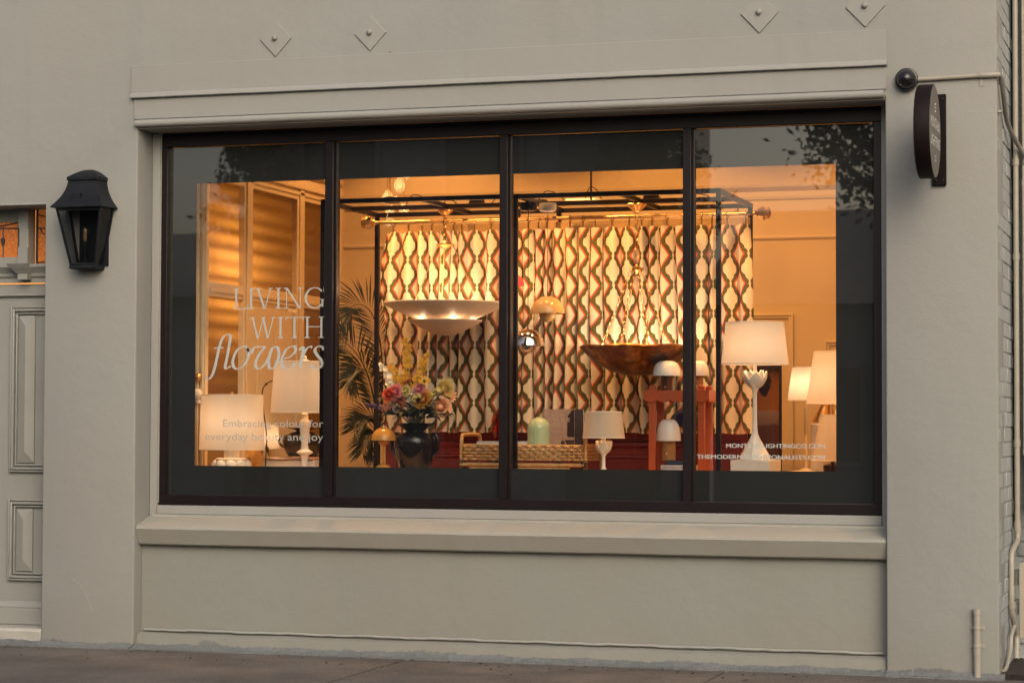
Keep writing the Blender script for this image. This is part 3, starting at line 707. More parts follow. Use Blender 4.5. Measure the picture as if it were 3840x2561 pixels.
def z4(x, y): return at(600 + x / 2.24, 600 + y / 2.24, YT)
def word(chars, spans, ybase, ytop, name):
    ink = Ink(YT); xm = (spans[0][0] + spans[-1][1]) / 2
    zb_ = z4(xm, ybase).z; zt_ = z4(xm, ytop).z
    for ch, (a, b) in zip(chars, spans): ink.serif_cap(ch, z4(a, ybase).x, z4(b, ybase).x, zb_, zt_, 0.105, 0.03)
    ink.build(name, 'vinyl', win)
word('LIVING', [(612, 740), (742, 788), (800, 948), (968, 1020), (1036, 1200), (1213, 1381)], 1249, 1075, 'lettering')
word('WITH', [(755, 968), (988, 1036), (1056, 1202), (1212, 1380)], 1497, 1319, 'lettering')
def z5(x, y): p = at(600 + x / 2.09, 1200 + y / 2.0907, YT); return (p.x, p.z)
ink = Ink(YT); wx = abs(z5(100, 0)[0] - z5(0, 0)[0]) / 100
strokes = [
    [(356, 452), (372, 462), (392, 456), (412, 425), (430, 370), (446, 300), (462, 225), (480, 165), (504, 125), (530, 113), (556, 120)],
    [(422, 222), (460, 219), (499, 216)],
    [(556, 116), (546, 180), (532, 260), (518, 330), (510, 365), (518, 380), (536, 374), (552, 360)],
    [(690, 250), (678, 214), (652, 207), (612, 228), (580, 285), (570, 340), (586, 376), (618, 382), (655, 358), (686, 305), (697, 260), (692, 235), (684, 222)],
    [(722, 262), (728, 228), (748, 212), (782, 210), (828, 210)],
    [(828, 212), (790, 250), (762, 300), (748, 350), (760, 378), (790, 376), (830, 335), (862, 270), (880, 215)],
    [(880, 215), (862, 270), (852, 330), (858, 372), (880, 382), (908, 355), (928, 300), (932, 250), (922, 218), (902, 208), (888, 220)],
    [(962, 302), (1000, 296), (1040, 272), (1062, 240), (1058, 212), (1032, 206), (990, 232), (962, 285), (952, 335), (968, 374), (1000, 382), (1036, 366), (1064, 334)],
    [(1092, 236), (1108, 218), (1124, 208)], [(1126, 208), (1116, 270), (1106, 330), (1096, 376)],
    [(1110, 310), (1128, 262), (1152, 222), (1176, 208), (1192, 216)],
    [(1284, 234), (1272, 212), (1244, 206), (1220, 222), (1216, 248), (1236, 280), (1262, 312), (1270, 345), (1254, 374), (1222, 382), (1194, 370), (1184, 352)],
]
for st in strokes: ink.nib([z5(*p) for p in st], 6.5 * wx, 23 * wx, R_(22) if 0 else R_(15))
for (x, y) in ((360, 453), (1188, 355), (1282, 230), (552, 121)):
    c = z5(x, y); ink.poly([(c[0] + 7 * wx * math.cos(a), c[1] + 7 * wx * math.sin(a)) for a in [i * math.pi / 6 for i in range(12)]])
ink.build('lettering', 'vinyl', win)

def text(body, parent, mat, x0, x1, zbase, y, capz=None, offset=0.0, name='lettering', yaw=0.0, spacing=1.0):
    cu = bpy.data.curves.new(name, 'FONT'); cu.body = body; cu.offset = offset; cu.space_character = spacing
    cu.resolution_u = 3
    tmp = bpy.data.objects.new('tmp_text', cu); COL.objects.link(tmp)
    bpy.context.view_layer.update()
    me = bpy.data.meshes.new_from_object(tmp); bpy.data.objects.remove(tmp)
    xs = [v.co.x for v in me.vertices]; ys = [v.co.y for v in me.vertices]
    sx = (x1 - x0) / (max(xs) - min(xs)); mnx = min(xs); sz = sx if capz is None else capz / 0.729
    off = root_loc(parent)
    for v in me.vertices:
        lx, ly = (v.co.x - mnx) * sx, v.co.y * sz
        v.co = Vector((x0 + lx * math.cos(yaw), y + lx * math.sin(yaw), zbase + ly)) - off
    me.materials.clear(); me.materials.append(M[mat])
    o = bpy.data.objects.new(name, me); COL.objects.link(o); o.parent = parent; return o
def z7(x, y): return at(720 + x / 3.919, 1380 + y / 3.919, YT)
ch = z7(460, 754).z - z7(460, 867).z
text('Embracing colour for', win, 'vinyl_small', z7(455, 867).x, z7(1928, 867).x, z7(1200, 867).z, YT, ch * 1.0)
text('everyday beauty and joy', win, 'vinyl_small', z7(192, 1060).x, z7(1928, 1060).x, z7(1060, 1062).z, YT, ch * 1.0)
def z3(x, y): return at(2540 + x / 2.24, 1200 + y / 2.24, YT)
ch = z3(600, 1036).z - z3(600, 1075).z
def bold(body, xa, xb, zb_):                  # heavy letters: three cuts of the same line laid side by side, joined
    os_ = [text(body, win, 'vinyl', xa + dx, xb + dx - 0.002, zb_ + dz, YT - 0.00005*i, ch*0.96) for i, (dx, dz) in enumerate(((0, 0), (0.0011, 0.0006), (0.0022, 0)))]
    bm = bmesh.new()
    for o in os_: bm.from_mesh(o.data)
    bm.to_mesh(os_[0].data); bm.free()
    for o in os_[1:]: bpy.data.objects.remove(o)
bold('MONTAUKLIGHTINGCO.COM', z3(410, 1075).x, z3(1241, 1075).x, z3(820, 1075).z)
bold('THEMODERNTRADITIONALISTS.COM', z3(163, 1168).x, z3(1241, 1168).x, z3(700, 1168).z)

# ------------------------------------------------------------------ entrance at the left edge
YD = 0.24
def d2(x, y, Y=YD): return at(x / 3.41, 700 + y / 3.41, Y)      # close view of the transom
ent = thing('entrance_door', 'cream panelled entrance with amber leadlight transom at the left edge', 'door', (XD - 0.5, YD, 0))
xe = XD - 0.001; xw = -8.299
MB().box(xw, xe, YD + 0.03, YD + 0.07, 0.10, 2.30).build('door_leaf', 'door', ent)
MB().box(xw, xe, YD - 0.20, YD + 0.06, 2.792, 2.90).build('head_lining', 'trim', ent) if 0 else None
zt0 = d2(100, 1000).z                       # top of the transom bar
# transom bar mouldings
barp = [(YD + 0.029, zt0 - 0.118), (YD + 0.010, zt0 - 0.118), (YD + 0.010, zt0 - 0.084), (YD - 0.004, zt0 - 0.080), (YD - 0.008, zt0 - 0.066), (YD - 0.002, zt0 - 0.060), (YD - 0.008, zt0 - 0.052), (YD - 0.030, zt0 - 0.025), (YD - 0.036, zt0 - 0.020), (YD - 0.036, zt0), (YD + 0.029, zt0)]
MB().xprism(barp, xw, xe).build('transom_bar', 'door', ent)
zr = d2(100, 1400).z
MB().xprism([(YD + 0.029, zr - 0.004), (YD + 0.012, zr - 0.004), (YD + 0.004, zr + 0.004), (YD + 0.010, zr + 0.014), (YD + 0.029, zr + 0.018)], xw, xe).build('rail_bead', 'door', ent)
# mullion post with its corbel
xa, xb = d2(280, 700).x, d2(402, 700).x
zl, zh = zt0, 2.80
mb = MB(); rings = []
for z, q in ((zl, 0), (zl + 0.10, 0), (zl + 0.118, 0.012), (zh - 0.15, 0.012), (zh - 0.13, 0), (zh, 0)):
    rings.append([(xa + q, YD - 0.05, z), (xb - q, YD - 0.05, z), (xb, YD - 0.05 + q, z), (xb, YD + 0.05, z), (xa, YD + 0.05, z), (xa, YD - 0.05 + q, z)])
mb.loft(rings).build('mullion_post', 'door', ent)
cz = d2(330, 1195).z
co_ = ent
mb = MB()
prof = [(0.0, cz, 0.0, 0.05), (0.0, cz + 0.038, 0.0, 0.05), (0.010, cz + 0.042, 0.006, 0.055), (0.018, cz + 0.052, 0.014, 0.062), (0.022, cz + 0.056, 0.016, 0.066), (0.040, cz + 0.075, 0.03, 0.085), (0.052, cz + 0.096, 0.04, 0.10), (0.060, cz + 0.099, 0.044, 0.105), (0.060, zt0 + 0.002, 0.044, 0.105)]
rings = [[(xa - a, YD + 0.01, z), (xa - a, YD - dd, z), (xb + 0.2*a, YD - dd, z), (xb + 0.2*a, YD + 0.01, z)] for a, z, b, dd in prof]
mb.loft(rings).build('corbel', 'door', ent)
# leadlight panes
zp0 = d2(150, 905).z; zp1 = d2(150, 455).z
ll = MB().box(xw, d2(276, 700).x, YD + 0.012, YD + 0.020, zp0, zp1).build('leadlight_pane', 'leadlight', ent)
def came(parent, pts, w=0.0045, y=YD + 0.009):
    MB().tube([(p[0], y, p[1]) for p in pts], w, 5).build('lead_strip', 'came', parent)
def dd(x, y): p = d2(x, y); return (p.x, p.z)
came(ll, [dd(224, 905), dd(224, 455)]); came(ll, [dd(-200, 535), dd(276, 535)])
came(ll, smoothpath([(*dd(-120, 520), 0), (*dd(40, 500), 0), (*dd(220, 460), 0)], 5)); came(ll, [dd(32, 905), dd(32, 495)])
mb = MB(); ctr = dd(32, 690); rr = [(0, -0.037), (0.006, -0.030), (0.0135, -0.008), (0.0135, 0.008), (0.009, 0.016), (0, 0.017)]
mb.prism([(ctr[0] - a, ctr[1] + b) for a, b in rr] + [(ctr[0] + a, ctr[1] + b) for a, b in reversed(rr[1:-1])], YD + 0.002, YD + 0.013); mb.build('lead_bud', 'came', ll)
MB().box(xw, xa - 0.001, YD - 0.01, YD + 0.06, zt0 + 0.0005, zp0).build('lower_rail', 'door', ent)
MB().box(xw, xa - 0.001, YD - 0.005, YD + 0.06, zp1, 2.80).build('upper_rail', 'door', ent)
# pane beyond the post, set deeper
zq0 = zt0 + 0.002; zq1 = d2(520, 345, YD + 0.04).z
pr = MB().box(xb + 0.002, xe, YD + 0.055, YD + 0.062, zq0, 2.79).build('leadlight_pane', 'leadlight', ent)
xs_ = d2(465, 700, YD + 0.04).x
MB().box(xs_ - 0.006, xs_ + 0.006, YD + 0.043, YD + 0.0545, zq0, 2.79).build('lead_strip', 'came', pr)
def de(x, y): p = d2(x, y, YD + 0.05); return (p.x, p.z)
for pts in ([de(465, 533), de(580, 533)], [de(500, 360), de(540, 375), de(580, 382)], [de(480, 985), de(500, 968), de(545, 962), de(580, 966)]): came(pr, pts, 0.004, YD + 0.050)
came(pr, [de(520, 533), de(524, 565), de(545, 595), de(578, 608)], 0.004, YD + 0.050)
# raised and fielded panels
def panel(zt_, zb_, xl):
    o = None
    for k, (ins, y0, w) in enumerate(((0.0, YD + 0.006, 0.013), (0.016, YD + 0.000, 0.018), (0.040, YD + 0.010, 0.012))):
        a, b, c_, d_ = xl + ins, xl + 0.46 - ins, zb_ + ins, zt_ - ins
        mb = MB()
        mb.box(a, a + w, y0, YD + 0.0295, c_, d_); mb.box(b - w, b, y0, YD + 0.0295, c_, d_)
        mb.box(a + w, b - w, y0, YD + 0.0295, c_, c_ + w); mb.box(a + w, b - w, y0, YD + 0.0295, d_ - w, d_)
        o = mb.build('panel_moulding', 'door', ent, bevel=0.005)
    ins = 0.062; a, b, c_, d_ = xl + ins, xl + ins + 0.115, zb_ + ins, zt_ - ins
    mx = (a + b) / 2; hz = 0.075
    MB().add([(a, YD + 0.029, c_), (b, YD + 0.029, c_), (b, YD + 0.029, d_), (a, YD + 0.029, d_), (a, YD + 0.018, c_), (b, YD + 0.018, c_), (b, YD + 0.018, d_), (a, YD + 0.018, d_), (mx, YD - 0.004, c_ + hz), (mx, YD - 0.004, d_ - hz)],
             [(0, 1, 5, 4), (1, 2, 6, 5), (2, 3, 7, 6), (3, 0, 4, 7), (4, 5, 8), (5, 6, 9, 8), (6, 7, 9), (7, 4, 8, 9)]).build('raised_panel', 'door', ent)
pz = lambda y: S(60, y, YD).z
xpan = S(20, 900, YD).x
panel(pz(703), pz(1084), xpan); panel(pz(1146), pz(1333), xpan - 0.003)
MB().box(xw, xe, YD - 0.01, YD + 0.06, 0.10, pz(1395)).build('bottom_rail', 'door', ent, bevel=0.008)
MB().xprism([(YD - 0.01, pz(1395)), (YD - 0.01, pz(1392)), (YD + 0.015, pz(1380)), (YD + 0.029, pz(1380)), (YD + 0.029, pz(1395))], xw, xe).build('rail_bead', 'door', ent)
MB().box(xw, xe, 0.02, 0.30, -0.04, 0.10).build('step', 'stepstone', ent, bevel=0.02)
# thin bead around the head of the opening
MB().box(xw, XD + 0.006, -0.006, -0.0005, 2.787, 2.798).build('opening_bead', 'trim', ent, bevel=0.003)

# ------------------------------------------------------------------ wall lantern
c = S(193, 600, -0.10); u = mpp(193, 500, -0.12)
lz = lambda y: S(193, y, -0.12).z
lan = thing('wall_lantern', 'black coach lantern on the wall between entrance and window', 'lantern', (c.x, 0, lz(617)))
def sq(hw, dep, z): return [(c.x - hw, -0.001, z), (c.x - hw, -dep, z), (c.x + hw, -dep, z), (c.x + hw, -0.001, z)]
U = u
roof = MB().loft([sq(66*U, 0.215, lz(478)), sq(66*U, 0.215, lz(476)), sq(56*U, 0.185, lz(463)), sq(48*U, 0.16, lz(450)), sq(42*U, 0.142, lz(436)), sq(39*U, 0.132, lz(424)), sq(37.5*U, 0.126, lz(414))]).build('roof', 'lantern', lan)
MB().box(c.x - 20*U, c.x + 4*U, -0.178, -0.14, lz(459), lz(446)).build('vent', 'lantern', roof)
MB().loft([sq(40*U, 0.136, lz(414)), sq(40*U, 0.136, lz(406)), sq(38*U, 0.13, lz(405)), sq(36*U, 0.124, lz(403)), sq(28*U, 0.10, lz(397)), sq(18*U, 0.072, lz(391)), sq(9*U, 0.05, lz(387.5))]).build('cap', 'lantern', lan, bevel=0.002)
t0, b0 = (55*U, 0.182, lz(479)), (31*U, 0.112, lz(609))
def corner(sx, front): return [Vector((c.x + sx*t0[0], -(t0[1] if front else 0.012), t0[2])), Vector((c.x + sx*b0[0], -(b0[1] if front else 0.012), b0[2]))]
for sx in (-1, 1):
    for fr in (True, False):
        p = corner(sx, fr); MB().tube(p, 0.0085, 4).build('corner_bar', 'lantern', lan)
for fr, nm in ((True, 'front_bar'),):
    a = corner(-1, True); b = corner(1, True)
    for q in (0.03, 0.97): MB().tube([a[0].lerp(a[1], q), b[0].lerp(b[1], q)], 0.007, 4).build('cross_bar', 'lantern', lan)
MB().loft([sq(33*U, 0.120, lz(617)), sq(34*U, 0.124, lz(614)), sq(33.5*U, 0.122, lz(609)), sq(30*U, 0.11, lz(607))]).build('base_plate', 'lantern', lan)
MB().add([corner(-1, True)[0] * 1, corner(1, True)[0], corner(1, True)[1], corner(-1, True)[1]], [(0, 1, 2, 3)]).build('glass_front', 'lampglass', lan)
for sx in (-1, 1):
    f = corner(sx, True); b = corner(sx, False); MB().add([f[0], b[0], b[1], f[1]], [(0, 1, 2, 3)]).build('glass_side', 'lampglass', lan)
MB().box(c.x - 30*U, c.x + 44*U, -0.010, -0.001, lz(609), lz(479)).build('back_plate', 'lantern', lan)
bx, by = c.x - 0.002, -0.085
MB().lathe((bx, by), [(0.011, lz(600)), (0.012, lz(572)), (0.014, lz(570)), (0.014, lz(556))], 14).build('lamp_holder', 'lantern', lan, smooth=40)
bl = MB().lathe((bx, by), [(0.009, lz(557)), (0.012, lz(553)), (0.016, lz(545)), (0.021, lz(534)), (0.021, lz(527)), (0.015, lz(520)), (0.003, lz(516))], 18).build('bulb', 'bulbglass', lan, smooth=60)
for a in range(4):
    MB().tube([(bx + 0.007 * math.cos(a*1.57+0.4), by + 0.007 * math.sin(a*1.57+0.4), lz(552)), (bx + 0.007 * math.cos(a*1.57+0.4), by + 0.007 * math.sin(a*1.57+0.4), lz(526))], 0.0016, 5).build('filament', 'filament', bl)

# ------------------------------------------------------------------ dome, conduit, projecting sign
c = S(2081, 183, -0.03); r = 26.5 * mpp(2081, 183, -0.03)
dm = thing('security_dome', 'glossy black security dome beside the lintel end', 'camera', (c.x, 0, c.z))
def disc_prof(prof, cx, cz, n=28):        # lathe about the wall normal; prof (r, y)
    return [[(cx + q * math.cos(2*math.pi*i/n), y, cz + q * math.sin(2*math.pi*i/n)) for i in range(n)] for q, y in prof]
MB().loft(disc_prof([(r, -0.001), (r, -0.030), (r*0.95, -0.038), (r*0.86, -0.040)], c.x, c.z)).build('housing', 'blackp', dm, smooth=40)
MB().loft(disc_prof([(r*0.84, -0.0405), (r*0.80, -0.052), (r*0.62, -0.075), (r*0.36, -0.090), (r*0.05, -0.096)], c.x, c.z)).build('dome', 'blackp', dm, smooth=60)
MB().box(c.x + 0.3*r, c.x + 0.5*r, -0.06, -0.04, c.z + r*0.75, c.z + r*0.98).build('latch', 'blackp', dm) if 0 else None
a = S(2107, 183, -0.014); b = S(2288, 172, -0.014)
cd_ = thing('wall_conduit', 'cream conduit running from the security dome to the corner', 'pipe', (a.x, -0.014, a.z))
MB().tube([a, S(2290, 172, -0.014)], 0.0125, 12).build('pipe', 'pvc', cd_, smooth=50)
MB().tube([S(2252, 174, -0.014), S(2292, 172, -0.014), (XC + 0.012, -0.012, b.z)], 0.0155, 12).build('sleeve', 'pvc', cd_, smooth=50)
q = S(2252, 180, -0.003)
MB().tube([S(2249, 174, -0.014), S(2257, 173.5, -0.014)], 0.017, 12).box(q.x - 0.007, q.x + 0.012, -0.004, -0.0005, q.z - 0.045, q.z).build('strap', 'pvc', cd_)
pipe('grey_conduit', 'grey flexible conduit curving down round the corner from the cream conduit', [(XC + 0.014, -0.010, b.z), (XC + 0.022, 0.03, b.z - 0.02), (XC + 0.026, 0.12, b.z - 0.10), (XC + 0.026, 0.35, b.z - 0.22), (XC + 0.05, 0.70, b.z - 0.30), (XC + 0.085, 0.80, b.z - 0.36), (XC + 0.080, 0.815, b.z - 0.41)], 0.014, 'greyhose', collars=(0.2,))
q = at(3640 + 170/1.57, 300 + 187/1.57, 0.05)
MB().box(XC + 0.001, XC + 0.02, 0.03, 0.09, q.z - 0.006, q.z + 0.006).build('saddle_clip', 'pvc', sw)
# sign disc: axis along X
YS = -0.385
cL, cR = S(2117, 305, YS), S(2153, 305, YS)
rad = (S(2140, 195, YS).z - S(2140, 410, YS).z) / 2; zc_ = (S(2140, 195, YS).z + S(2140, 410, YS).z) / 2
sx0 = S(2141, 305, -0.12).x - 0.052; sx1 = sx0 + 0.085
sx0, sx1 = cR.x - 0.10, cR.x - 0.016
sg = thing('projecting_sign', 'round black projecting sign with grey face right of the window', 'sign', ((sx0+sx1)/2, 0, zc_ - rad))
def xdisc(prof, n=56): return [[(x, YS + q * math.cos(2*math.pi*i/n), zc_ + q * math.sin(2*math.pi*i/n)) for i in range(n)] for q, x in prof]
MB().loft(xdisc([(rad - 0.004, sx0), (rad, sx0 + 0.004), (rad, sx1 - 0.004), (rad - 0.003, sx1)])).build('drum', 'matteblack', sg, smooth=40)
for x, s_ in ((sx1, 1), (sx0, -1)):
    MB().loft(xdisc([(rad - 0.006, x + s_*0.0005), (rad - 0.006, x + s_*0.002)])).build('face', 'signface', sg)
def signtext(body, z, w, h):
    cu = bpy.data.curves.new('lettering', 'FONT'); cu.body = body; cu.align_x = 'CENTER'; cu.resolution_u = 2
    tmp = bpy.data.objects.new('tmp_text', cu); COL.objects.link(tmp); bpy.context.view_layer.update()
    me = bpy.data.meshes.new_from_object(tmp); bpy.data.objects.remove(tmp)
    xs = [v.co.x for v in me.vertices]; k = w / (max(xs) - min(xs)); off = root_loc(sg)
    for v in me.vertices: v.co = Vector((sx1 + 0.0035, YS + v.co.x * k, zc_ + z + v.co.y * h / 0.729)) - off
    me.materials.clear(); me.materials.append(M['signtext'])
    o = bpy.data.objects.new('lettering', me); COL.objects.link(o); o.parent = sg
signtext('MONTAUK', 0.012, 0.40, 0.062); signtext('LIGHTING', -0.085, 0.40, 0.062); signtext('CO', -0.165, 0.07, 0.035)
mb = MB()
for k in range(6):
    a = k * math.pi / 3; mb.box(sx1 + 0.0025, sx1 + 0.0035, YS - 0.004 + 0.02*math.cos(a), YS + 0.004 + 0.02*math.cos(a), zc_ + 0.13 + 0.022*math.sin(a) - 0.004, zc_ + 0.13 + 0.022*math.sin(a) + 0.004)
mb.build('emblem', 'signtext', sg)
pa, pb = S(2140, 218, -0.01), S(2173, 427, -0.01)
MB().box(pa.x, pb.x, -0.022, -0.0005, pb.z, pa.z).build('wall_plate', 'matteblack', sg, bevel=0.006)
xm = (sx0 + sx1) / 2
MB().box(xm - 0.03, xm + 0.03, YS + rad * 0.9, -0.0225, zc_ - 0.13, zc_ + 0.13).build('arm', 'black', sg, bevel=0.003)
for zz in (pb.z + 0.03, pa.z - 0.03):
    for xx in (pa.x + 0.022, pb.x - 0.02): MB().loft(disc_prof([(0.007, -0.022), (0.007, -0.026), (0.004, -0.028)], xx, zz, 10)).build('bolt', 'blackp', sg)

# ------------------------------------------------------------------ pavement, road, far side of the street
pv = bpy.data.objects.new('pavement', None); COL.objects.link(pv); struct(pv)
JX = [-14.6, -12.6, -10.60, -8.62, -6.60, -4.645, -2.70, -0.70, 1.3, 3.3, 5.3]
for i in range(len(JX) - 1):
    for (ya, yb) in ((-0.0, -2.40), (-2.41, -3.2)):
        if i == len(JX) and 0: continue
        a, b = JX[i] + 0.010, JX[i+1] - 0.010
        o = MB().box(a, b, yb + 0.006, (0.30 if ya == 0 else ya) - (0.0), -0.12, -0.002 - 0.002 * (i % 2)).build('slab', 'slab', pv, bevel=0.006)
struct(MB().box(-14.7, 5.4, -3.2, 0.28, -0.14, -0.035).build('pavement_bed', 'dirt'))
struct(MB().box(-60, 60, -3.36, -3.205, -0.35, -0.012).build('kerb', 'fillet', None, bevel=0.02))
struct(MB().box(-60, 60, -11.6, -3.36, -0.40, -0.15).build('road', 'asphalt'))
struct(MB().box(-60, 60, -15.9, -11.6, -0.40, -0.02).build('far_pavement', 'slab', None, bevel=0.02))
struct(MB().add([(-400, -400, -0.20), (400, -400, -0.20), (400, 400, -0.20), (-400, 400, -0.20)], [(0, 1, 2, 3)]).build('ground', 'ground'))

# the houses and trees across the street, which the glass and the chrome mirror
def house(label, name, x0, x1, y0, y1, h, mat, roofh, windows, parapet=False):
    t = thing(name, label, 'building', ((x0+x1)/2, y1, -0.02))
    MB().box(x0, x1, y0, y1, -0.15, h).build('wall', mat, t)
    if parapet:
        MB().box(x0 - 0.1, x1 + 0.1, y0 - 0.1, y1 + 0.12, h + 0.002, h + 0.35).build('parapet', mat, t)
    else:
        ym = (y0 + y1) / 2
        MB().loft([[(x0 - 0.3, y1 + 0.35, h), (x0 - 0.3, ym, h + roofh), (x0 - 0.3, y0 - 0.35, h)], [(x1 + 0.3, y1 + 0.35, h), (x1 + 0.3, ym, h + roofh), (x1 + 0.3, y0 - 0.35, h)]]).build('roof', 'opproof', t)
    for (wx, wz, ww, wh) in windows:
        f = MB().box(wx - 0.08, wx + ww + 0.08, y1 + 0.002, y1 + 0.06, wz - 0.08, wz + wh + 0.08).build('window', 'oppbrick', t)
        MB().box(wx, wx + ww, y1 + 0.062, y1 + 0.075, wz, wz + wh).build('pane', 'oppglass', f)
    return t
house('low gable roofed house mirrored at the left of the window', 'gabled_house', -24, -14.3, -26, -18, 3.3, 'oppwall', 1.35, [(-22, 0.9, 1.2, 1.4), (-19, 0.9, 1.2, 1.4), (-16.5, 0.9, 1.0, 1.4)])
house('tall dark terrace building mirrored across the middle panes', 'terrace_building', -13.7, -7.35, -20.3, -17.5, 7.4, 'oppbrick', 0, [(-12.8, 0.9, 1.1, 1.6), (-10.6, 0.9, 1.1, 1.6), (-8.8, 0.2, 1.0, 2.1), (-12.8, 4.2, 1.1, 1.5), (-10.6, 4.2, 1.1, 1.5), (-8.9, 4.2, 1.1, 1.5)], True)
house('low cottage mirrored in the right pane', 'cottage', -6.9, 4.5, -27, -18.5, 3.1, 'oppwall', 1.75, [(-6.0, 0.9, 1.2, 1.3), (-3.4, 0.2, 0.95, 2.0), (-1.6, 0.9, 1.2, 1.3), (1.6, 0.9, 1.2, 1.3)])
def tree(label, x, y, h, rx, seed, n=6500):
    rnd = random.Random(seed)
    t = thing('street_tree', label, 'tree', (x, y, -0.1), 'trees across the street')
    mb = MB(); mb.tube(smoothpath([(x, y, -0.15), (x + 0.1, y, h*0.25), (x - 0.05, y + 0.1, h*0.5), (x + 0.1, y, h*0.85)], 4), [0.22 - 0.011*i for i in range(13)], 7)
    tips = []
    for k in range(11):
        a = k * 2.4; z0 = h * (0.56 + 0.028 * k); L = rx * (1.0 - 0.05 * k)
        p = [(x, y, z0), (x + 0.5*L*math.cos(a), y + 0.5*L*math.sin(a), z0 + 0.25*L), (x + 0.9*L*math.cos(a), y + 0.9*L*math.sin(a), z0 + 0.55*L)]
        mb.tube(smoothpath(p, 3), [0.09, 0.08, 0.07, 0.055, 0.045, 0.035, 0.02], 5); tips.append(Vector(p[2])); tips.append(Vector(p[1]))
    tips.append(Vector((x, y, h * 0.95)))
    mb.build('trunk', 'bark', t)
    lb = MB()
    for i in range(n):
        c = tips[rnd.randrange(len(tips))] + Vector((rnd.gauss(0, 0.42), rnd.gauss(0, 0.42), rnd.gauss(0, 0.36))) * rx * 0.42
        u = Vector((rnd.uniform(-1, 1), rnd.uniform(-1, 1), rnd.uniform(-1, 1))).normalized(); w = u.orthogonal().normalized(); s = rnd.uniform(0.035, 0.08)
        lb.add([c - u*s, c + w*s*0.5, c + u*s, c - w*s*0.5], [(0, 1, 2, 3)])
    lb.build('crown', 'treeleaf', t)
tree('leafy street tree mirrored beside the terrace building', -7.55, -16.9, 6.6, 0.9, 3)
tree('broad leafy tree mirrored at the right end of the window', -3.9, -16.6, 7.2, 1.35, 5)
tree('spindly tree mirrored in the upper left pane', -13.35, -16.9, 6.9, 0.65, 9, 3500)

# ================================================================== INSIDE THE SHOP
YB, XP = 3.35, -6.43                        # back wall, left glazed partition
ZC = 3.75
struct(MB().box(-8.3, -1.49, 0.345, YB + 0.1, -0.06, 0.02).build('floor', 'floorwood'))
struct(MB().box(-8.3, -1.49, 0.345, YB + 0.1, ZC, ZC + 0.1).build('ceiling', 'cream_wall'))
bw = thing('back_wall', 'warm cream rear wall of the shop with cornice and panel mouldings', 'wall', (-4, YB, 0.02))
MB().box(-8.3, -1.49, YB, YB + 0.1, 0.02, ZC).build('wall_face', 'cream_wall', bw)
zc0 = at(3134, 687, YB).z; zc1 = at(3134, 742, YB).z; zc2 = at(3134, 886, YB).z
MB().xprism([(YB - 0.001, zc1), (YB - 0.012, zc1), (YB - 0.018, zc1 + 0.02), (YB - 0.018, zc0 - 0.05), (YB - 0.05, zc0 - 0.02), (YB - 0.055, zc0), (YB - 0.001, zc0)], XP, -1.60).build('cornice', 'cream_int', bw)
MB().xprism([(YB - 0.001, zc2 - 0.012), (YB - 0.012, zc2 - 0.012), (YB - 0.016, zc2), (YB - 0.012, zc2 + 0.012), (YB - 0.001, zc2 + 0.012)], XP, -1.60).build('picture_rail', 'cream_int', bw)
def frame_on_back(xa, xb, za, zb, w=0.05):
    mb = MB()
    for q, d in ((0, 0.022), (0.018, 0.014)):
        mb.box(xa + q, xa + q + w*0.35, YB - d, YB - 0.0005, za, zb - q); mb.box(xb - q - w*0.35, xb - q, YB - d, YB - 0.0005, za, zb - q); mb.box(xa + q + w*0.35, xb - q - w*0.35, YB - d, YB - 0.0005, zb - q - w*0.35, zb - q)
    mb.build('panel_moulding', 'cream_int', bw, bevel=0.004)
frame_on_back(S(1500, 720, YB).x, S(1822, 720, YB).x, 0.1, S(1800, 720, YB).z)
frame_on_back(S(1893, 780, YB).x, -1.75, 0.1, S(1900, 782, YB).z)
MB().box(-1.60, -1.50, 0.345, YB - 0.002, 0.02, ZC).build('side_wall', 'cream_wall', bw)
MB().box(-8.3, -8.2, 0.345, YB - 0.002, 0.02, ZC).build('side_wall', 'cream_wall', bw)

# glazed partition down the left side
def ypx(px): # where the line of sight through a picture column meets the partition
    lo, hi = 0.4, 6.0
    for _ in range(40):
        mid = (lo + hi) / 2
        if S(px, 650, mid).x > XP: lo = mid
        else: hi = mid
    return lo
def zpx(px, py): return S(px, py, ypx(px)).z
gp = thing('glazed_partition', 'cream timber partition with reeded glass panes along the left side', 'partition', (XP, 2.0, 0.02))
Yp = [ypx(x) for x in (480, 557, 577, 679, 696, 772)]
zA, zBm = zpx(557, 657), zpx(557, 690)
zt1 = zpx(480, 402)
ZT = 3.04
# front nib with stepped casing
MB().box(XP - 0.30, XP, Yp[0] - 0.045, Yp[0], 0.02, ZC).build('end_post', 'cream_int', gp, bevel=0.004)
xn = S(453, 740, Yp[0] - 0.05).x
MB().box(XP - 0.09, XP - 0.045, Yp[0] - 0.062, Yp[0] - 0.0455, 0.02, ZC).build('casing', 'cream_int', gp, bevel=0.005)
MB().box(XP - 0.035, XP - 0.012, Yp[0] - 0.056, Yp[0] - 0.0455, 0.02, ZC).build('casing', 'cream_int', gp, bevel=0.005)
for a, b in ((Yp[1], Yp[2]), (Yp[3], Yp[4])):
    MB().box(XP - 0.06, XP + 0.012, a, b, 0.02, ZT + 0.10).build('post', 'cream_int', gp, bevel=0.006)
    MB().box(XP + 0.0125, XP + 0.022, a + 0.03, b - 0.03, 0.02, ZT + 0.10).build('post_bead', 'cream_int', gp, bevel=0.004)
MB().box(XP - 0.06, XP + 0.012, Yp[5], YB - 0.002, 0.02, ZC).build('wall_panel', 'cream_wall', gp)
MB().box(XP - 0.06, XP + 0.03, Yp[5] + 0.02, Yp[5] + 0.11, 0.02, 3.2).build('casing', 'cream_int', gp, bevel=0.008)
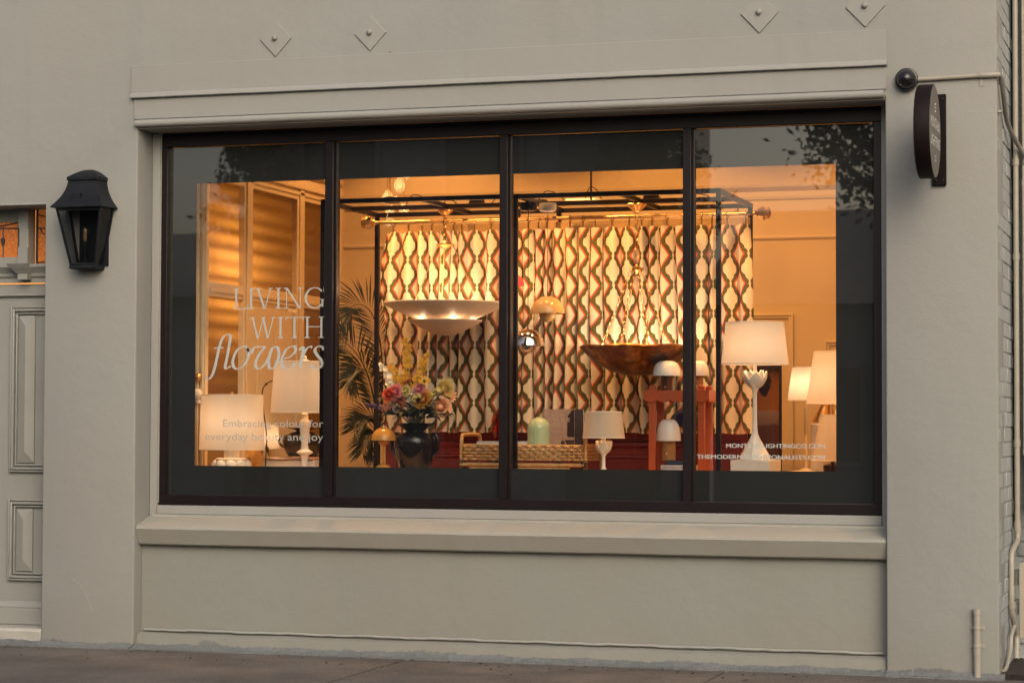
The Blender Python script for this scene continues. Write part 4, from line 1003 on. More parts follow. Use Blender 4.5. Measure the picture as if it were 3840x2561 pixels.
MB().box(XP + 0.0125, XP + 0.034, YB - 0.18, YB - 0.10, 0.02, ZC - 0.01).build('casing', 'cream_int', gp, bevel=0.008)
MB().box(XP - 0.06, XP + 0.010, Yp[0] + 0.001, Yp[5] - 0.001, ZT, ZC - 0.001).build('head_panel', 'cream_int', gp)
MB().xprism([(0, 0)] * 0 or [(0, 0), (1, 0), (1, 1)], 0, 1) if 0 else None
mb = MB()
for dz, dx in ((0.0, 0.022), (0.045, 0.034), (0.15, 0.05), (0.24, 0.075)):
    mb.box(XP + 0.0135, XP + dx, Yp[0] + 0.001, YB - 0.06, ZT + dz + 0.03, ZT + dz + 0.055 + dz * 0.12)
mb.build('cornice', 'cream_int', gp, bevel=0.006)
segs = [(Yp[0], Yp[1]), (Yp[2], Yp[3]), (Yp[4], Yp[5])]
for i, (a, b) in enumerate(segs):
    MB().box(XP - 0.06, XP + 0.006, a + 0.001, b - 0.001, zBm, zA).build('mid_rail', 'cream_int', gp, bevel=0.006)
    MB().box(XP + 0.0065, XP + 0.016, a + 0.001, b - 0.001, zBm + 0.03, zBm + 0.055).build('rail_bead', 'cream_int', gp, bevel=0.004)
    MB().add([(XP - 0.03, a, zA), (XP - 0.03, b, zA), (XP - 0.03, b, ZT), (XP - 0.03, a, ZT)], [(0, 1, 2, 3)]).build('reeded_pane', 'reeded', gp)
    if i != 1:
        MB().add([(XP - 0.03, a, 0.62), (XP - 0.03, b, 0.62), (XP - 0.03, b, zBm), (XP - 0.03, a, zBm)], [(0, 1, 2, 3)]).build('reeded_pane', 'reeded', gp)
        MB().box(XP - 0.05, XP - 0.002, a + 0.001, b - 0.001, 0.02, 0.619).build('foot_panel', 'cream_int', gp)
    else:
        MB().box(XP - 0.045, XP - 0.012, a + 0.04, b - 0.03, 0.03, zBm - 0.03).build('inner_door', 'cream_int', gp, bevel=0.004)
        for pa_, pb_ in ((a + 0.12, (a+b)/2 - 0.04), ((a+b)/2 + 0.04, b - 0.11)):
            MB().box(XP - 0.0115, XP - 0.004, pa_, pb_, 1.15, zBm - 0.20).build('door_panel', 'cream_int', gp, bevel=0.012)
            MB().box(XP - 0.0115, XP - 0.004, pa_, pb_, 0.2, 1.02).build('door_panel', 'cream_int', gp, bevel=0.012)
bl_ = thing('slatted_baffle', 'added unseen slatted blind glowing behind the reeded glass partition', 'baffle', (XP - 0.16, 1.9, 1.6))  # unseen slats, added to cast bands of light onto the reeded panes
for k in range(17): MB().box(XP - 0.17, XP - 0.13, Yp[0] + 0.02, Yp[5] - 0.02, 1.62 + 0.085*k, 1.642 + 0.085*k + 0.008*math.sin(k*2.3)).build('slat', 'cream_int', bl_)
MB().box(XP - 0.152, XP - 0.148, Yp[0] + 0.2, Yp[0] + 0.21, 1.6, 3.1).build('slat_cord', 'paper', bl_); MB().box(XP - 0.152, XP - 0.148, Yp[5] - 0.2, Yp[5] - 0.21, 1.6, 3.1).build('slat_cord', 'paper', bl_)
hl = thing('added_backlight', 'added unseen lamp shining through the slatted blind behind the partition', 'lamp', (XP - 0.55, 1.45, 2.42))  # unseen lamp, added to make the reeded panes glow from behind
MB().ball((XP - 0.55, 1.45, 2.44), 0.05, 14, 10).build('globe', 'bulbglass', hl, smooth=60); MB().tube([(XP - 0.55, 1.45, 2.49), (XP - 0.55, 1.45, ZC)], 0.005, 6).build('cord', 'blackp', hl)
lamp('added_backlight_bulb', (XP - 0.55, 1.45, 2.44), 44, hl, 0.11, (1.0, 0.52, 0.20))
c = S(455, 866, 0.9)
kn = thing('door_knob_set', 'brass and white door knobs at the left film edge', 'door knob', (c.x, 0.9, c.z))
MB().tube([(c.x, Yp[0] - 0.063, c.z), (c.x, 0.90, c.z)], 0.012, 10).ball((c.x, 0.89, c.z), 0.030, 16, 10, (1, 0.8, 1)).build('brass_knob', 'brass', kn, smooth=60)
c2 = S(455, 905, 0.9)
MB().tube([(c2.x, Yp[0] - 0.063, c2.z), (c2.x, 0.90, c2.z)], 0.012, 10).ball((c2.x, 0.89, c2.z), 0.034, 16, 10, (1, 0.8, 1.1)).ball((c2.x, 0.90, c2.z - 0.05), 0.018, 12, 8).build('white_knob', 'white_enamel', kn, smooth=60)

# ceiling downlights of the shop: recessed cans, plus three tilted ones added to brighten the curtain
def downlight(x, y, w, spot=R_(120), tilt=0.0, label=''):
    t = thing('downlight', label, 'light', (x, y, ZC), 'recessed ceiling downlights')
    MB().lathe((x, y), [(0.075, ZC - 0.002), (0.078, ZC - 0.012), (0.055, ZC - 0.014), (0.052, ZC - 0.004)], 20, False).build('trim_ring', 'plinth', t, smooth=40)
    d = bpy.data.lights.new('downlight_lamp', 'SPOT'); d.energy = w; d.color = WARM; d.spot_size = spot; d.spot_blend = 0.35; d.energy = w * 1.32; d.shadow_soft_size = 0.035
    o = bpy.data.objects.new('downlight_lamp', d); COL.objects.link(o); o.parent = t; o.location = (0, 0, -0.03); o.rotation_euler = (tilt, 0, 0)
for i, (x, y, w, tl) in enumerate([(-5.39, 0.95, 255, 0), (-4.0, 0.95, 150, 0), (-2.47, 0.88, 255, 0), (-5.6, 2.6, 40, 0), (-3.9, 2.6, 30, 0), (-2.3, 2.4, 33, 0), (-5.0, 0.62, 100, 0.62), (-4.1, 0.62, 92, 0.62), (-3.2, 0.62, 100, 0.62)]):
    downlight(x, y, w, R_(92) if tl else (R_(64) if y < 1 else R_(150)), tl, 'round recessed ceiling downlight above the shop display, %s' % ('left front', 'middle front', 'right front', 'left rear', 'middle rear', 'right rear', 'left added fill aimed at curtain', 'middle added fill aimed at curtain', 'right added fill aimed at curtain')[i])

# display bench hidden behind the film
ZB = 1.05
bench = thing('display_bench', 'long oak display bench hidden behind the window film', 'bench', (-4, 0.9, 0.02))
MB().box(-6.36, -1.66, 0.36, 1.40, ZB - 0.04, ZB).build('bench_top', 'benchwood', bench, bevel=0.004)
for x in (-6.3, -4.8, -3.2, -1.75): MB().box(x, x + 0.05, 0.40, 1.36, 0.02, ZB - 0.041).build('bench_leg', 'benchwood', bench)

# ---- black metal canopy frame
cf = thing('canopy_frame', 'black square tube metal canopy frame around the display', 'display frame', (-4.1, 1.0, 0.02))
Yf, Yk = 0.55, 1.52
fL, fM, fR = S(741, 740, Yf).x, S(1183, 740, Yf).x, S(1650, 740, Yf).x
zf = (S(740, 463, Yf).z + S(1650, 439, Yf).z) / 2
T = 0.0145
def bar(p, q, nm='rail', t=T):
    p, q = Vector(p), Vector(q); d = q - p; mb = MB()
    lo = Vector((min(p.x, q.x) - (t if abs(d.x) < 1e-6 else 0), min(p.y, q.y) - (t if abs(d.y) < 1e-6 else 0), min(p.z, q.z) - (t if abs(d.z) < 1e-6 else 0)))
    hi = Vector((max(p.x, q.x) + (t if abs(d.x) < 1e-6 else 0), max(p.y, q.y) + (t if abs(d.y) < 1e-6 else 0), max(p.z, q.z) + (t if abs(d.z) < 1e-6 else 0)))
    return mb.box(lo.x, hi.x, lo.y, hi.y, lo.z, hi.z).build(nm, 'black', cf, bevel=0.002)
for x in (fL, fM, fR):
    bar((x, Yf, 0.02), (x, Yf, zf - T - 0.001), 'post'); bar((x, Yk, 0.02), (x, Yk, zf - T - 0.001), 'post')
bar((fL - T, Yf, zf), (fR + T, Yf, zf)); bar((fL - T, Yk, zf), (fR + T, Yk, zf))
for y in (1.03,): bar((fL + T + 0.001, y, zf - 0.002), (fR - T - 0.001, y, zf - 0.002))
for x in (fL, fR): bar((x, Yf + T + 0.001, zf), (x, Yk - T - 0.001, zf))
for x in [fL + (fR - fL) * q for q in (0.255, 0.505, 0.76)]:
    bar((x, Yf + T + 0.001, zf + 0.002), (x, 1.03 - T - 0.001, zf + 0.002)); bar((x, 1.03 + T + 0.001, zf + 0.002), (x, Yk - T - 0.001, zf + 0.002))
hx = S(1357, 420, 1.25).x
MB().tube([(hx, 1.25, zf + T), (hx, 1.25, ZC)], 0.007, 8).build('hanger_rod', 'black', cf)
for px, py, Y in ((900, 468, 0.88), (1095, 466, 1.18), (1495, 448, 1.18), (1240, 475, 1.3)):
    p = S(px, py, Y); MB().lathe((p.x, p.y), [(0.05, zf + T + 0.001), (0.055, zf + T + 0.01), (0.05, zf + T + 0.035), (0.045, zf + T + 0.038)], 16).build('driver_box', 'blackp', cf, smooth=40)
p = S(1340, 447, 1.35); MB().box(p.x - 0.11, p.x + 0.11, 1.30, 1.40, zf + T + 0.001, zf + T + 0.04).build('driver_box', 'plinth', cf, bevel=0.006)
for i in range(7):
    x = fL + (fR - fL) * (0.12 + 0.125 * i) + random.uniform(-0.05, 0.05); y = random.choice((0.95, 1.1, 1.3)); h = random.uniform(0.03, 0.08); w = random.uniform(0.08, 0.2)
    MB().tube(smoothpath([(x, y, zf + T), (x + w*0.3, y, zf + T + h), (x + w*0.7, y + 0.02, zf + T + h*0.8), (x + w, y + 0.04, zf + T)], 5), 0.003, 5).build('cable', 'blackp', cf)

# ---- curtain rod, rings, curtain, mesh, red panelling
YR = 1.40
r0, r1 = S(862, 513, YR), S(1733, 489, YR); zr_ = (r0.z + r1.z) / 2
rod = thing('curtain_rod', 'brass curtain rod with faceted finials under the canopy frame', 'curtain rod', ((r0.x + r1.x)/2, YR, zr_))
MB().tube([(r0.x, YR, zr_), (r1.x, YR, zr_)], 0.0125, 14).build('rod', 'agedbrass', rod, smooth=50)
for x, s_ in ((r0.x, -1), (r1.x, 1)):
    rr = []
    for dx, h in ((0.0, 0.017), (0.012, 0.020), (0.016, 0.014), (0.024, 0.030), (0.058, 0.042), (0.064, 0.036), (0.092, 0.034), (0.104, 0.010)):
        rr.append([(x + s_*dx, YR + h*0.9*a, zr_ + h*b) for a, b in ((-1, -0.55), (-0.55, -1), (0.55, -1), (1, -0.55), (1, 0.55), (0.55, 1), (-0.55, 1), (-1, 0.55))])
    MB().loft(rr).build('finial', 'agedbrass', rod)
for x in (fL + 0.10, fR - 0.06): MB().tube([(x, YR, zr_ + 0.012), (x, YR + 0.05, zf)], 0.004, 6).build('hanger_tie', 'blackp', rod)
cxa, cxb = S(883, 620, YR).x, S(1724, 620, YR).x
ztop = (S(893, 533, YR).z + S(1720, 515, YR).z) / 2; zhem = (S(1000, 995, YR).z + S(1600, 992, YR).z) / 2
rnd = random.Random(11)
nf = 28; ring_x = []
def curtain():
    # pleats of uneven width and depth; the cloth's own length runs in u
    knots = [0.0]; amps = []
    for i in range(nf): knots.append(knots[-1] + rnd.uniform(0.6, 1.5)); amps.append(rnd.uniform(0.024, 0.050))
    sc = (cxb - cxa) / knots[-1]; knots = [cxa + k * sc for k in knots]
    NS = 14; xs = []; ys = []
    for i in range(nf):
        w = knots[i+1] - knots[i]
        for j in range(NS):
            t = j / NS; ph = 2 * math.pi * t
            xs.append(knots[i] + w * (t + 0.140 * math.sin(ph - 1.5*math.pi) + 0.02 * math.sin(2*ph + i))); ys.append(amps[i] * (math.sin(ph) + 0.22 * math.sin(2*ph + i)) )
        ring_x.append(knots[i] + w * 0.73)
    xs.append(knots[-1]); ys.append(0.0)
    NV = 34; vs = []; uvs = []; u = [0.0]
    for i in range(1, len(xs)): u.append(u[-1] + math.hypot(xs[i] - xs[i-1], ys[i] - ys[i-1]))
    n = len(xs)
    for k in range(NV + 1):
        q = k / NV                                     # 0 top .. 1 hem
        for i in range(n):
            t = (xs[i] - cxa) / (cxb - cxa)
            spread = (t - 0.5) * (0.045 * q - 0.01) 
            amp = 0.62 + 0.55 * q + 0.18 * math.sin(5*q + i*0.05)
            # scalloped heading between the rings
            local = (i % NS) / NS
            sag = 0.012 * (0.5 - 0.5*math.cos(2*math.pi*(local - 0.73))) * max(0, 1 - q*8) if i < n - 1 else 0
            x = xs[i] + spread + 0.006 * math.sin(7*q + i*0.11)
            x += (-0.05 * math.sin(math.pi*min(1, q*2.2)) * max(0, 1 - t*14) )      # left edge bellies out
            z = ztop - sag + (zhem - ztop) * q + 0.004 * math.sin(i * 0.21) * q
            vs.append((x, YR + 0.004 + ys[i] * amp, z)); uvs.append((u[i] + 0.045, (ztop - z)))
    fs = [(k*n + i, k*n + i + 1, (k+1)*n + i + 1, (k+1)*n + i) for k in range(NV) for i in range(n - 1)]
    me = bpy.data.meshes.new('curtain'); loc = Vector(((cxa + cxb)/2, YR, zhem))
    me.from_pydata([Vector(v) - loc for v in vs], [], fs)
    uvl = me.uv_layers.new(name='UVMap')
    for lp in me.loops: uvl.data[lp.index].uv = uvs[lp.vertex_index]
    me.polygons.foreach_set('use_smooth', [True] * len(me.polygons))
    me.materials.append(M['curtain'])
    o = bpy.data.objects.new('curtain', me); COL.objects.link(o); o.location = loc
    tag(o, 'pleated cream curtain printed with olive and coral scalloped chains', 'curtain')
curtain()
rg = None
for x in ring_x:
    yaw = rnd.uniform(-0.5, 0.5)
    r_ = MB().torus((x, YR, zr_ - 0.006), 0.0195, 0.0036, (math.cos(yaw), math.sin(yaw), 0), 18, 6).build('ring', 'agedbrass', rod, smooth=60)
    MB().box(x - 0.004, x + 0.004, YR - 0.006, YR + 0.006, ztop - 0.012, zr_ - 0.027).build('clip', 'agedbrass', r_)
mp = MB().box(cxa + 0.05, cxb - 0.02, 1.478, 1.481, zhem + 0.3, ztop + 0.05).build('mesh_panel', 'mesh')
tag(mp, 'tan hessian mesh backing panel showing above the curtain heading', 'backing panel')
rp = thing('red_panelling', 'oxblood red dado panelling below the curtain', 'panelling', (-4.1, 1.58, 0.02))
ra, rb = S(886, 1030, 1.56).x, S(1716, 1030, 1.56).x
MB().box(ra, rb, 1.555, 1.60, 0.02, zhem + 0.22).build('board', 'red', rp)
zm1 = S(1400, 1023, 1.54).z; zm2 = S(1400, 1049, 1.54).z
MB().xprism([(1.5545, zm1 + 0.028), (1.535, zm1 + 0.02), (1.532, zm1), (1.545, zm1 - 0.012), (1.5545, zm1 - 0.016)], ra, rb).build('dado_rail', 'red', rp)
MB().xprism([(1.5545, zm2 + 0.012), (1.542, zm2 + 0.008), (1.540, zm2 - 0.004), (1.5545, zm2 - 0.012)], ra + 0.06, rb - 0.06).build('panel_moulding', 'red', rp)
for px in (905, 1700):
    x = S(px, 1050, 1.54).x; MB().box(x - 0.010, x + 0.010, 1.542, 1.5545, 0.9, zm2 - 0.013).build('panel_moulding', 'red', rp, bevel=0.004)

# ---- helper for round things measured in the photo: list of (half width, y) at centre column cx
def prof(cx, pts, Y):
    c = S(cx, pts[0][1], Y); return (c.x, Y), [(hw * mpp(cx, y, Y), S(cx, y, Y).z) for hw, y in pts]
def shell(prof_, t=0.003):                 # open thin wall: outside up, inside down
    return prof_ + [(max(r - t, 0.001), z) for r, z in reversed(prof_)]
def drum_shade(parent, cx, top, bot, Y, mat='shade', trim=True):
    (ctr, p) = prof(cx, [bot, top], Y)
    rings = [(p[0][0], p[0][1]), (p[1][0], p[1][1])]
    mb = MB(); n = 48
    mb.loft([[(ctr[0] + r*math.cos(2*math.pi*i/n), ctr[1] + r*math.sin(2*math.pi*i/n), z) for i in range(n)] for r, z in rings], False, False)
    sh = mb.build('shade', mat, parent, smooth=60)
    for r, z in rings: MB().torus((ctr[0], ctr[1], z), r, 0.0028, (0, 0, 1), 48, 5).build('shade_rim', 'plaster', sh, smooth=60)
    # spider ring holding the shade on the stem
    z = p[1][1] - 0.02
    mb = MB()
    for k in range(3): a = k*2.094 + 0.3; mb.tube([(ctr[0], ctr[1], z), (ctr[0] + (p[1][0]-0.001)*math.cos(a), ctr[1] + (p[1][0]-0.001)*math.sin(a), z + 0.018)], 0.0016, 4)
    mb.build('spider', 'brass', sh)
    return ctr, p
def lotus(parent, ctr, z0, r, h, mat='plaster', n=5):
    for nn, off, rr, hh, wide in ((n, 0.0, r, h, 0.60), (n, math.pi/n, r*0.80, h*1.06, 0.52)):
        for k in range(nn):
            a = 2*math.pi*k/nn + off - 1.25; vs = []; NU, NV = 5, 9
            for v in range(NV):
                q = v / (NV - 1); w = wide * r * (math.sin(math.pi * (0.10 + 0.90*q)) ** 0.75 if q < 1 else 0.03)
                rad_ = rr * (0.16 + 0.86 * math.sin(min(1.0, q*1.25) * math.pi/2) ** 1.1)
                for u_ in range(NU):
                    s_ = (u_ / (NU - 1) - 0.5) * 2
                    rk = rad_ - abs(s_)**2 * 0.20 * r * (1 - q*0.5) + (0.03 * r if s_ == 0 else 0)
                    vs.append((ctr[0] + rk*math.cos(a) - s_*w*math.sin(a), ctr[1] + rk*math.sin(a) + s_*w*math.cos(a), z0 + hh*(q**1.25)))
            fs = [(v*NU+u_, v*NU+u_+1, (v+1)*NU+u_+1, (v+1)*NU+u_) for v in range(NV-1) for u_ in range(NU-1)]
            o = MB().add(vs, fs).build('petal', mat, parent, smooth=50)
            sm = o.modifiers.new('thick', 'SOLIDIFY'); sm.thickness = 0.004

# ---- two-tier plaster pendant
YQ = 1.02
pd = thing('plaster_pendant', 'two tier white plaster dish pendant hanging left of centre', 'pendant light', (S(1022, 570, YQ).x, YQ, S(1022, 770, YQ).z))
ctr, p = prof(1022, [(3, 500), (7, 498), (8, 494), (17, 486), (18, 482), (2, 481)], YQ); MB().lathe(ctr, p, 24).build('ceiling_rose', 'brass', pd, smooth=40)
def chain(parent, a, b, R=0.011, r=0.0022, mat='brass', name='chain'):
    a, b = Vector(a), Vector(b); d = (b - a); L = d.length; d.normalize(); u = d.orthogonal().normalized(); w = d.cross(u)
    nl = max(2, int(L / (R * 2.35))); mb = MB()
    for i in range(nl): mb.torus(a + d * (L * (i + 0.5) / nl), R * 0.62, r, u if i % 2 else w, 12, 5, sq=2.05, up=d)
    return mb.build(name, mat, parent, smooth=60)
za, zb2 = S(1022, 500, YQ).z, S(1022, 557, YQ).z
chain(pd, (ctr[0], YQ, za), (ctr[0], YQ, zb2), 0.020, 0.003)
MB().tube(smoothpath([(ctr[0] + 0.004, YQ, za), (ctr[0] - 0.012, YQ, (za+zb2)/2 + 0.03), (ctr[0] + 0.010, YQ, (za+zb2)/2 - 0.02), (ctr[0], YQ, zb2)], 5), 0.003, 6).build('flex', 'agedbrass', pd)
ctr, p = prof(1022, [(8, 570), (12, 567), (22, 563), (22, 561), (8, 558), (5, 554)], YQ); MB().lathe(ctr, p, 24).build('hub', 'brass', pd, smooth=40)
Rb = 143 * mpp(1022, 700, YQ); zrim = S(1022, 694, YQ).z
zh = S(1022, 563, YQ).z
for k in range(3):
    a = math.pi * (1.30 + 2*k/3); h0 = Vector((ctr[0] + 0.058*math.cos(a), YQ + 0.058*math.sin(a), zh - 0.006)); h1 = Vector((ctr[0] + 0.60*Rb*math.cos(a), YQ + 0.60*Rb*math.sin(a), zrim - 0.02))
    MB().tube([h0, h1], 0.0035, 8).build('rod', 'brass', pd, smooth=60); MB().torus(h0, 0.012, 0.003, (1, 0, 0.2), 12, 5).build('eyelet', 'brass', pd, smooth=60)
ctr, p = prof(1022, [(1, 745), (30, 744), (52, 739), (70, 732), (90, 724), (110, 715.5), (129, 706), (141, 699.5), (143.5, 697), (143, 695)], YQ); MB().lathe(ctr, shell(p, 0.008), 64, False).build('upper_dish', 'plaster_warm', pd, smooth=50)
ctr, p = prof(1022, [(1, 771), (18, 769), (35, 764), (55, 754), (72, 745), (82, 740), (85.5, 737), (85, 735)], YQ); MB().lathe(ctr, shell(p, 0.008), 64, False).build('lower_dish', 'plaster_warm', pd, smooth=50)
for k in range(3):
    a = k*2.094; MB().tube([(ctr[0] + 0.10*math.cos(a), YQ + 0.10*math.sin(a), S(1022, 752, YQ).z), (ctr[0] + 0.14*math.cos(a), YQ + 0.14*math.sin(a), S(1022, 734, YQ).z)], 0.004, 6).build('spacer', 'brass', pd)
for k in range(5):
    a = k*1.257 + 0.3; rr_ = 66 * mpp(1022, 740, YQ); lamp('pendant_bulb', (ctr[0] + rr_*math.cos(a), YQ + rr_*math.sin(a), S(1022, 743, YQ).z), 0.55, pd, 0.008, SOFT)
for k in range(3):
    a = k*2.094 + 0.5; lamp('pendant_bulb', (ctr[0] + 0.12*math.cos(a), YQ + 0.12*math.sin(a), S(1022, 704, YQ).z), 4.0, pd, 0.03, SOFT)

# ---- hammered gold bowl pendant on four chains
YQ = 1.00
gb = thing('gold_bowl_pendant', 'large hammered gold bowl pendant on four brass chains', 'pendant light', (S(1462, 600, YQ).x, YQ, S(1462, 862, YQ).z))
ctr, p = prof(1462, [(4, 489), (8, 487), (10, 483), (20, 474), (22.5, 470), (21, 468), (3, 467)], YQ)
rings = [[(ctr[0] + r*(1 + 0.07*math.cos(8*2*math.pi*i/48))*math.cos(2*math.pi*i/48), ctr[1] + r*(1 + 0.07*math.cos(8*2*math.pi*i/48))*math.sin(2*math.pi*i/48), z) for i in range(48)] for r, z in p]
MB().loft(rings).build('ceiling_rose', 'brass', gb, smooth=50)
za, zb2 = S(1462, 488, YQ).z, S(1462, 612, YQ).z
chain(gb, (ctr[0], YQ, za), (ctr[0], YQ, zb2), 0.021, 0.0032)
ctr, p = prof(1462, [(2, 630), (5, 625), (16, 620), (17, 616), (6, 613), (3, 609)], YQ); MB().lathe(ctr, p, 20).build('hub', 'brass', gb, smooth=40)
Rb = 131 * mpp(1462, 797, YQ); zrim = S(1462, 800, YQ).z
for k, px in enumerate((1384, 1440, 1476, 1541)):
    q = (px - 1462) / 131.0; yy = (1 if k in (1,) else -1) * math.sqrt(max(0.03, 0.40 - q*q))
    if k == 2: yy = 0.62
    if k == 1: yy = -0.62
    chain(gb, (ctr[0] + 0.04*q*1.5, YQ + 0.03*yy, S(1462, 622, YQ).z), (ctr[0] + q*Rb, YQ + yy*Rb*0.8, zrim), 0.0175, 0.0026)
ctr, p = prof(1462, [(2, 863), (30, 861), (62, 851), (92, 834), (114, 816), (126, 804), (131, 797), (130, 795.5)], YQ)
def lobes(p, t):
    out = []; N = 96
    for j, (r, z) in enumerate(p):
        ring = []
        for i in range(N):
            a = 2*math.pi*i/N; s_ = abs(math.sin(5*a*0.5*1.2 + 0.4)); lob = 1 - 0.045*(1 - min(1, s_*2.5)) * (j > 1) + 0.012*math.sin(13*a + z*40)
            rr = (r - t) * lob; ring.append((ctr[0] + rr*math.cos(a), ctr[1] + rr*math.sin(a), z + 0.004*math.sin(7*a)*(j/len(p))))
        out.append(ring)
    return out
R1 = lobes(p, 0); R2 = lobes([(r, z + 0.006) for r, z in p], 0.010)
MB().loft(R1 + list(reversed(R2)), False, False).build('bowl', 'goldbowl', gb, smooth=60)
for k in range(4): a = k*1.571 + 0.6; lamp('bowl_bulb', (ctr[0] + 0.16*math.cos(a), YQ + 0.16*math.sin(a), S(1462, 806, YQ).z), 4.6, gb, 0.03, SOFT)

# ---- small dome pendants
def dome_pendant(name, label, cx, ytop, yrim, rpx, ybot, Y, mat, canmat, ycan, watts=0.0, cordmat='blackp'):
    t = thing(name, label, 'pendant light', (S(cx, yrim, Y).x, Y, S(cx, ybot, Y).z), 'small dome pendants')
    H = yrim - ytop; pts = [(rpx*math.cos(a), yrim - H*math.sin(a)) for a in [R_(x) for x in (0, 8, 20, 34, 48, 62, 76, 86)]]
    ctr, p = prof(cx, pts, Y); MB().lathe(ctr, shell(p, 0.0025), 48, False).build('dome', mat, t, smooth=60)
    rb = rpx * 0.5; cy = ybot - rb
    c = S(cx, cy, Y); MB().ball((c.x, Y, c.z), rb*mpp(cx, cy, Y), 24, 14).build('globe', mat, t, smooth=70)
    MB().tube([(c.x, Y, S(cx, ytop + 1, Y).z), (c.x, Y, S(cx, ytop - 9, Y).z)], 0.005, 10).build('cord_grip', 'chrome', t)
    zcan = zf - T - 0.0015
    MB().tube([(c.x, Y, S(cx, ytop - 8, Y).z), (c.x, Y, zcan - 0.04)], 0.0024, 6).build('cord', cordmat, t)
    k = 20 * mpp(cx, 485, Y); MB().lathe(ctr, [(k*0.55, zcan - 0.055), (k*0.9, zcan - 0.05), (k, zcan - 0.035), (k, zcan)], 28).build('canopy', canmat, t, smooth=40)
    if watts: lamp('dome_bulb', (c.x, Y, S(cx, yrim - 0.18*H, Y).z + 0.0), watts, t, 0.015)
    return t
dome_pendant('dome_pendant', 'beige lacquered dome pendant with globe below, white ceiling cup', 1257, 680, 720, 40, 740, 0.87, 'beige', 'white_enamel', 485, 0.0, 'tan_resin')
dome_pendant('dome_pendant', 'mirror chrome dome pendant hanging lowest beside the centre post', 1212, 754, 794, 39, 812, 0.80, 'chrome', 'blackp', 485)
dome_pendant('dome_pendant', 'pink dome pendant half hidden behind the centre post', 1176, 628, 656, 28, 670, 1.20, 'pink', 'blackp', 485)

# ---- white bud chandelier at the back left
bc = thing('bud_chandelier', 'cluster of glowing white bud lights hanging behind the canopy frame', 'chandelier', (S(915, 440, 2.3).x, 2.3, S(915, 500, 2.3).z))
for k, (px, y0, y1) in enumerate(((917, 407, 445), (889, 436, 470), (927, 468, 490), (896, 470, 492), (931, 392, 414), (894, 500, 520))):
    Y = 2.2 + 0.08 * (k % 3); c = S(px, (y0+y1)/2, Y); h = S(px, y0, Y).z - S(px, y1, Y).z
    sh = None
    for j in range(5):
        a = j*2*math.pi/5 + k; vs = []
        for v in range(6):
            q = v/5; rr = 0.036*math.sin(math.pi*(0.08 + 0.80*q))**0.8; w = 0.024*math.sin(math.pi*max(0.02, min(0.98, q)))
            for s_ in (-1, 0, 1): vs.append((c.x + rr*math.cos(a) - s_*w*math.sin(a), Y + rr*math.sin(a) + s_*w*math.cos(a), c.z + h*(0.5 - q)))
        MB().add(vs, [(v*3+u_, v*3+u_+1, v*3+u_+4, v*3+u_+3) for v in range(5) for u_ in range(2)]).build('bud_petal', 'petalglass', bc, smooth=70)
    MB().tube([(c.x, Y, c.z + h*0.45), (c.x, Y, ZC)], 0.003, 6).build('cord', 'brass', bc)
    MB().ball((c.x, Y, c.z - h*0.05), 0.012, 10, 8).build('bulb', 'bulb', bc, smooth=60)
    lamp('bud_bulb', (c.x, Y, c.z - h*0.05), 0.35, bc, 0.014) if k < 4 else None
ctr = (S(915, 440, 2.3).x, 2.3); MB().lathe(ctr, [(0.12, ZC - 0.04), (0.13, ZC - 0.02), (0.13, ZC)], 24).build('ceiling_plate', 'brass', bc, smooth=40)

# ---- table lamps on the left
Y = 0.66
t = thing('table_lamp', 'lit drum shade table lamp with bobbled white base at far left', 'table lamp', (S(532, 1070, Y).x, Y, ZB))
ctr, p = drum_shade(t, 532, (71, 907), (74.5, 1032), Y)
_, q = prof(532, [(17.5, 1056), (18, 1034)], Y); MB().lathe(ctr, q, 28).build('neck', 'plaster', t, smooth=40)
_, q = prof(532, [(30, 1082), (34, 1072), (36, 1060), (36.5, 1053), (34, 1051)], Y); q = [(q[0][0], ZB + 0.001)] + q[0:]
MB().lathe(ctr, q, 28).build('body', 'plaster', t, smooth=40)
for k in range(9):
    a = 2*math.pi*k/9 + 0.2; rr = 33 * mpp(532, 1065, Y); z = S(532, 1068, Y).z
    MB().ball((ctr[0] + rr*math.cos(a), Y + rr*math.sin(a), z), 0.038, 16, 10).build('bobble', 'plaster', t, smooth=70)
zf_ = S(532, 905, Y).z; MB().tube([(ctr[0], Y, zf_ - 0.03), (ctr[0], Y, zf_)], 0.003, 6).ball((ctr[0], Y, zf_ + 0.004), 0.011, 12, 8).build('finial', 'brass', t, smooth=60)
MB().tube([(ctr[0], Y, S(532, 1034, Y).z), (ctr[0], Y, zf_)], 0.004, 6).build('stem', 'brass', t)
MB().ball((ctr[0], Y, S(532, 975, Y).z), 0.03, 12, 8).build('bulb', 'bulbglass', t, smooth=60)
lamp('lamp_bulb', (ctr[0], Y - 0.03, S(532, 968, Y).z), 1.58, t, 0.05, SOFT)

Y = 0.90
t = thing('table_lamp', 'tall white turned column lamp with tapered linen shade behind the bobbled lamp', 'table lamp', (S(700, 1070, Y).x, Y, ZB))
ctr, p = drum_shade(t, 700, (70, 831), (79, 947), Y)
_, q = prof(700, [(7, 1090), (7.5, 1075), (8, 1055), (9, 1046), (19, 1039), (19, 1037), (9, 1031), (7.5, 1020), (10, 1000), (12, 975), (11.5, 966), (8, 962), (8, 950), (4, 948)], Y)
q = [(0.075, ZB + 0.001), (0.075, ZB + 0.012)] + q[1:]
MB().lathe(ctr, q, 24).build('column', 'plaster', t, smooth=50)
_, q = prof(700, [(3, 832), (4, 829), (9, 827), (3, 825), (4, 821), (1, 816)], Y); MB().lathe(ctr, q, 14).build('finial', 'plaster', t, smooth=60)
MB().tube([(ctr[0], Y, S(700, 948, Y).z), (ctr[0], Y, S(700, 830, Y).z)], 0.004, 6).build('stem', 'brass', t)
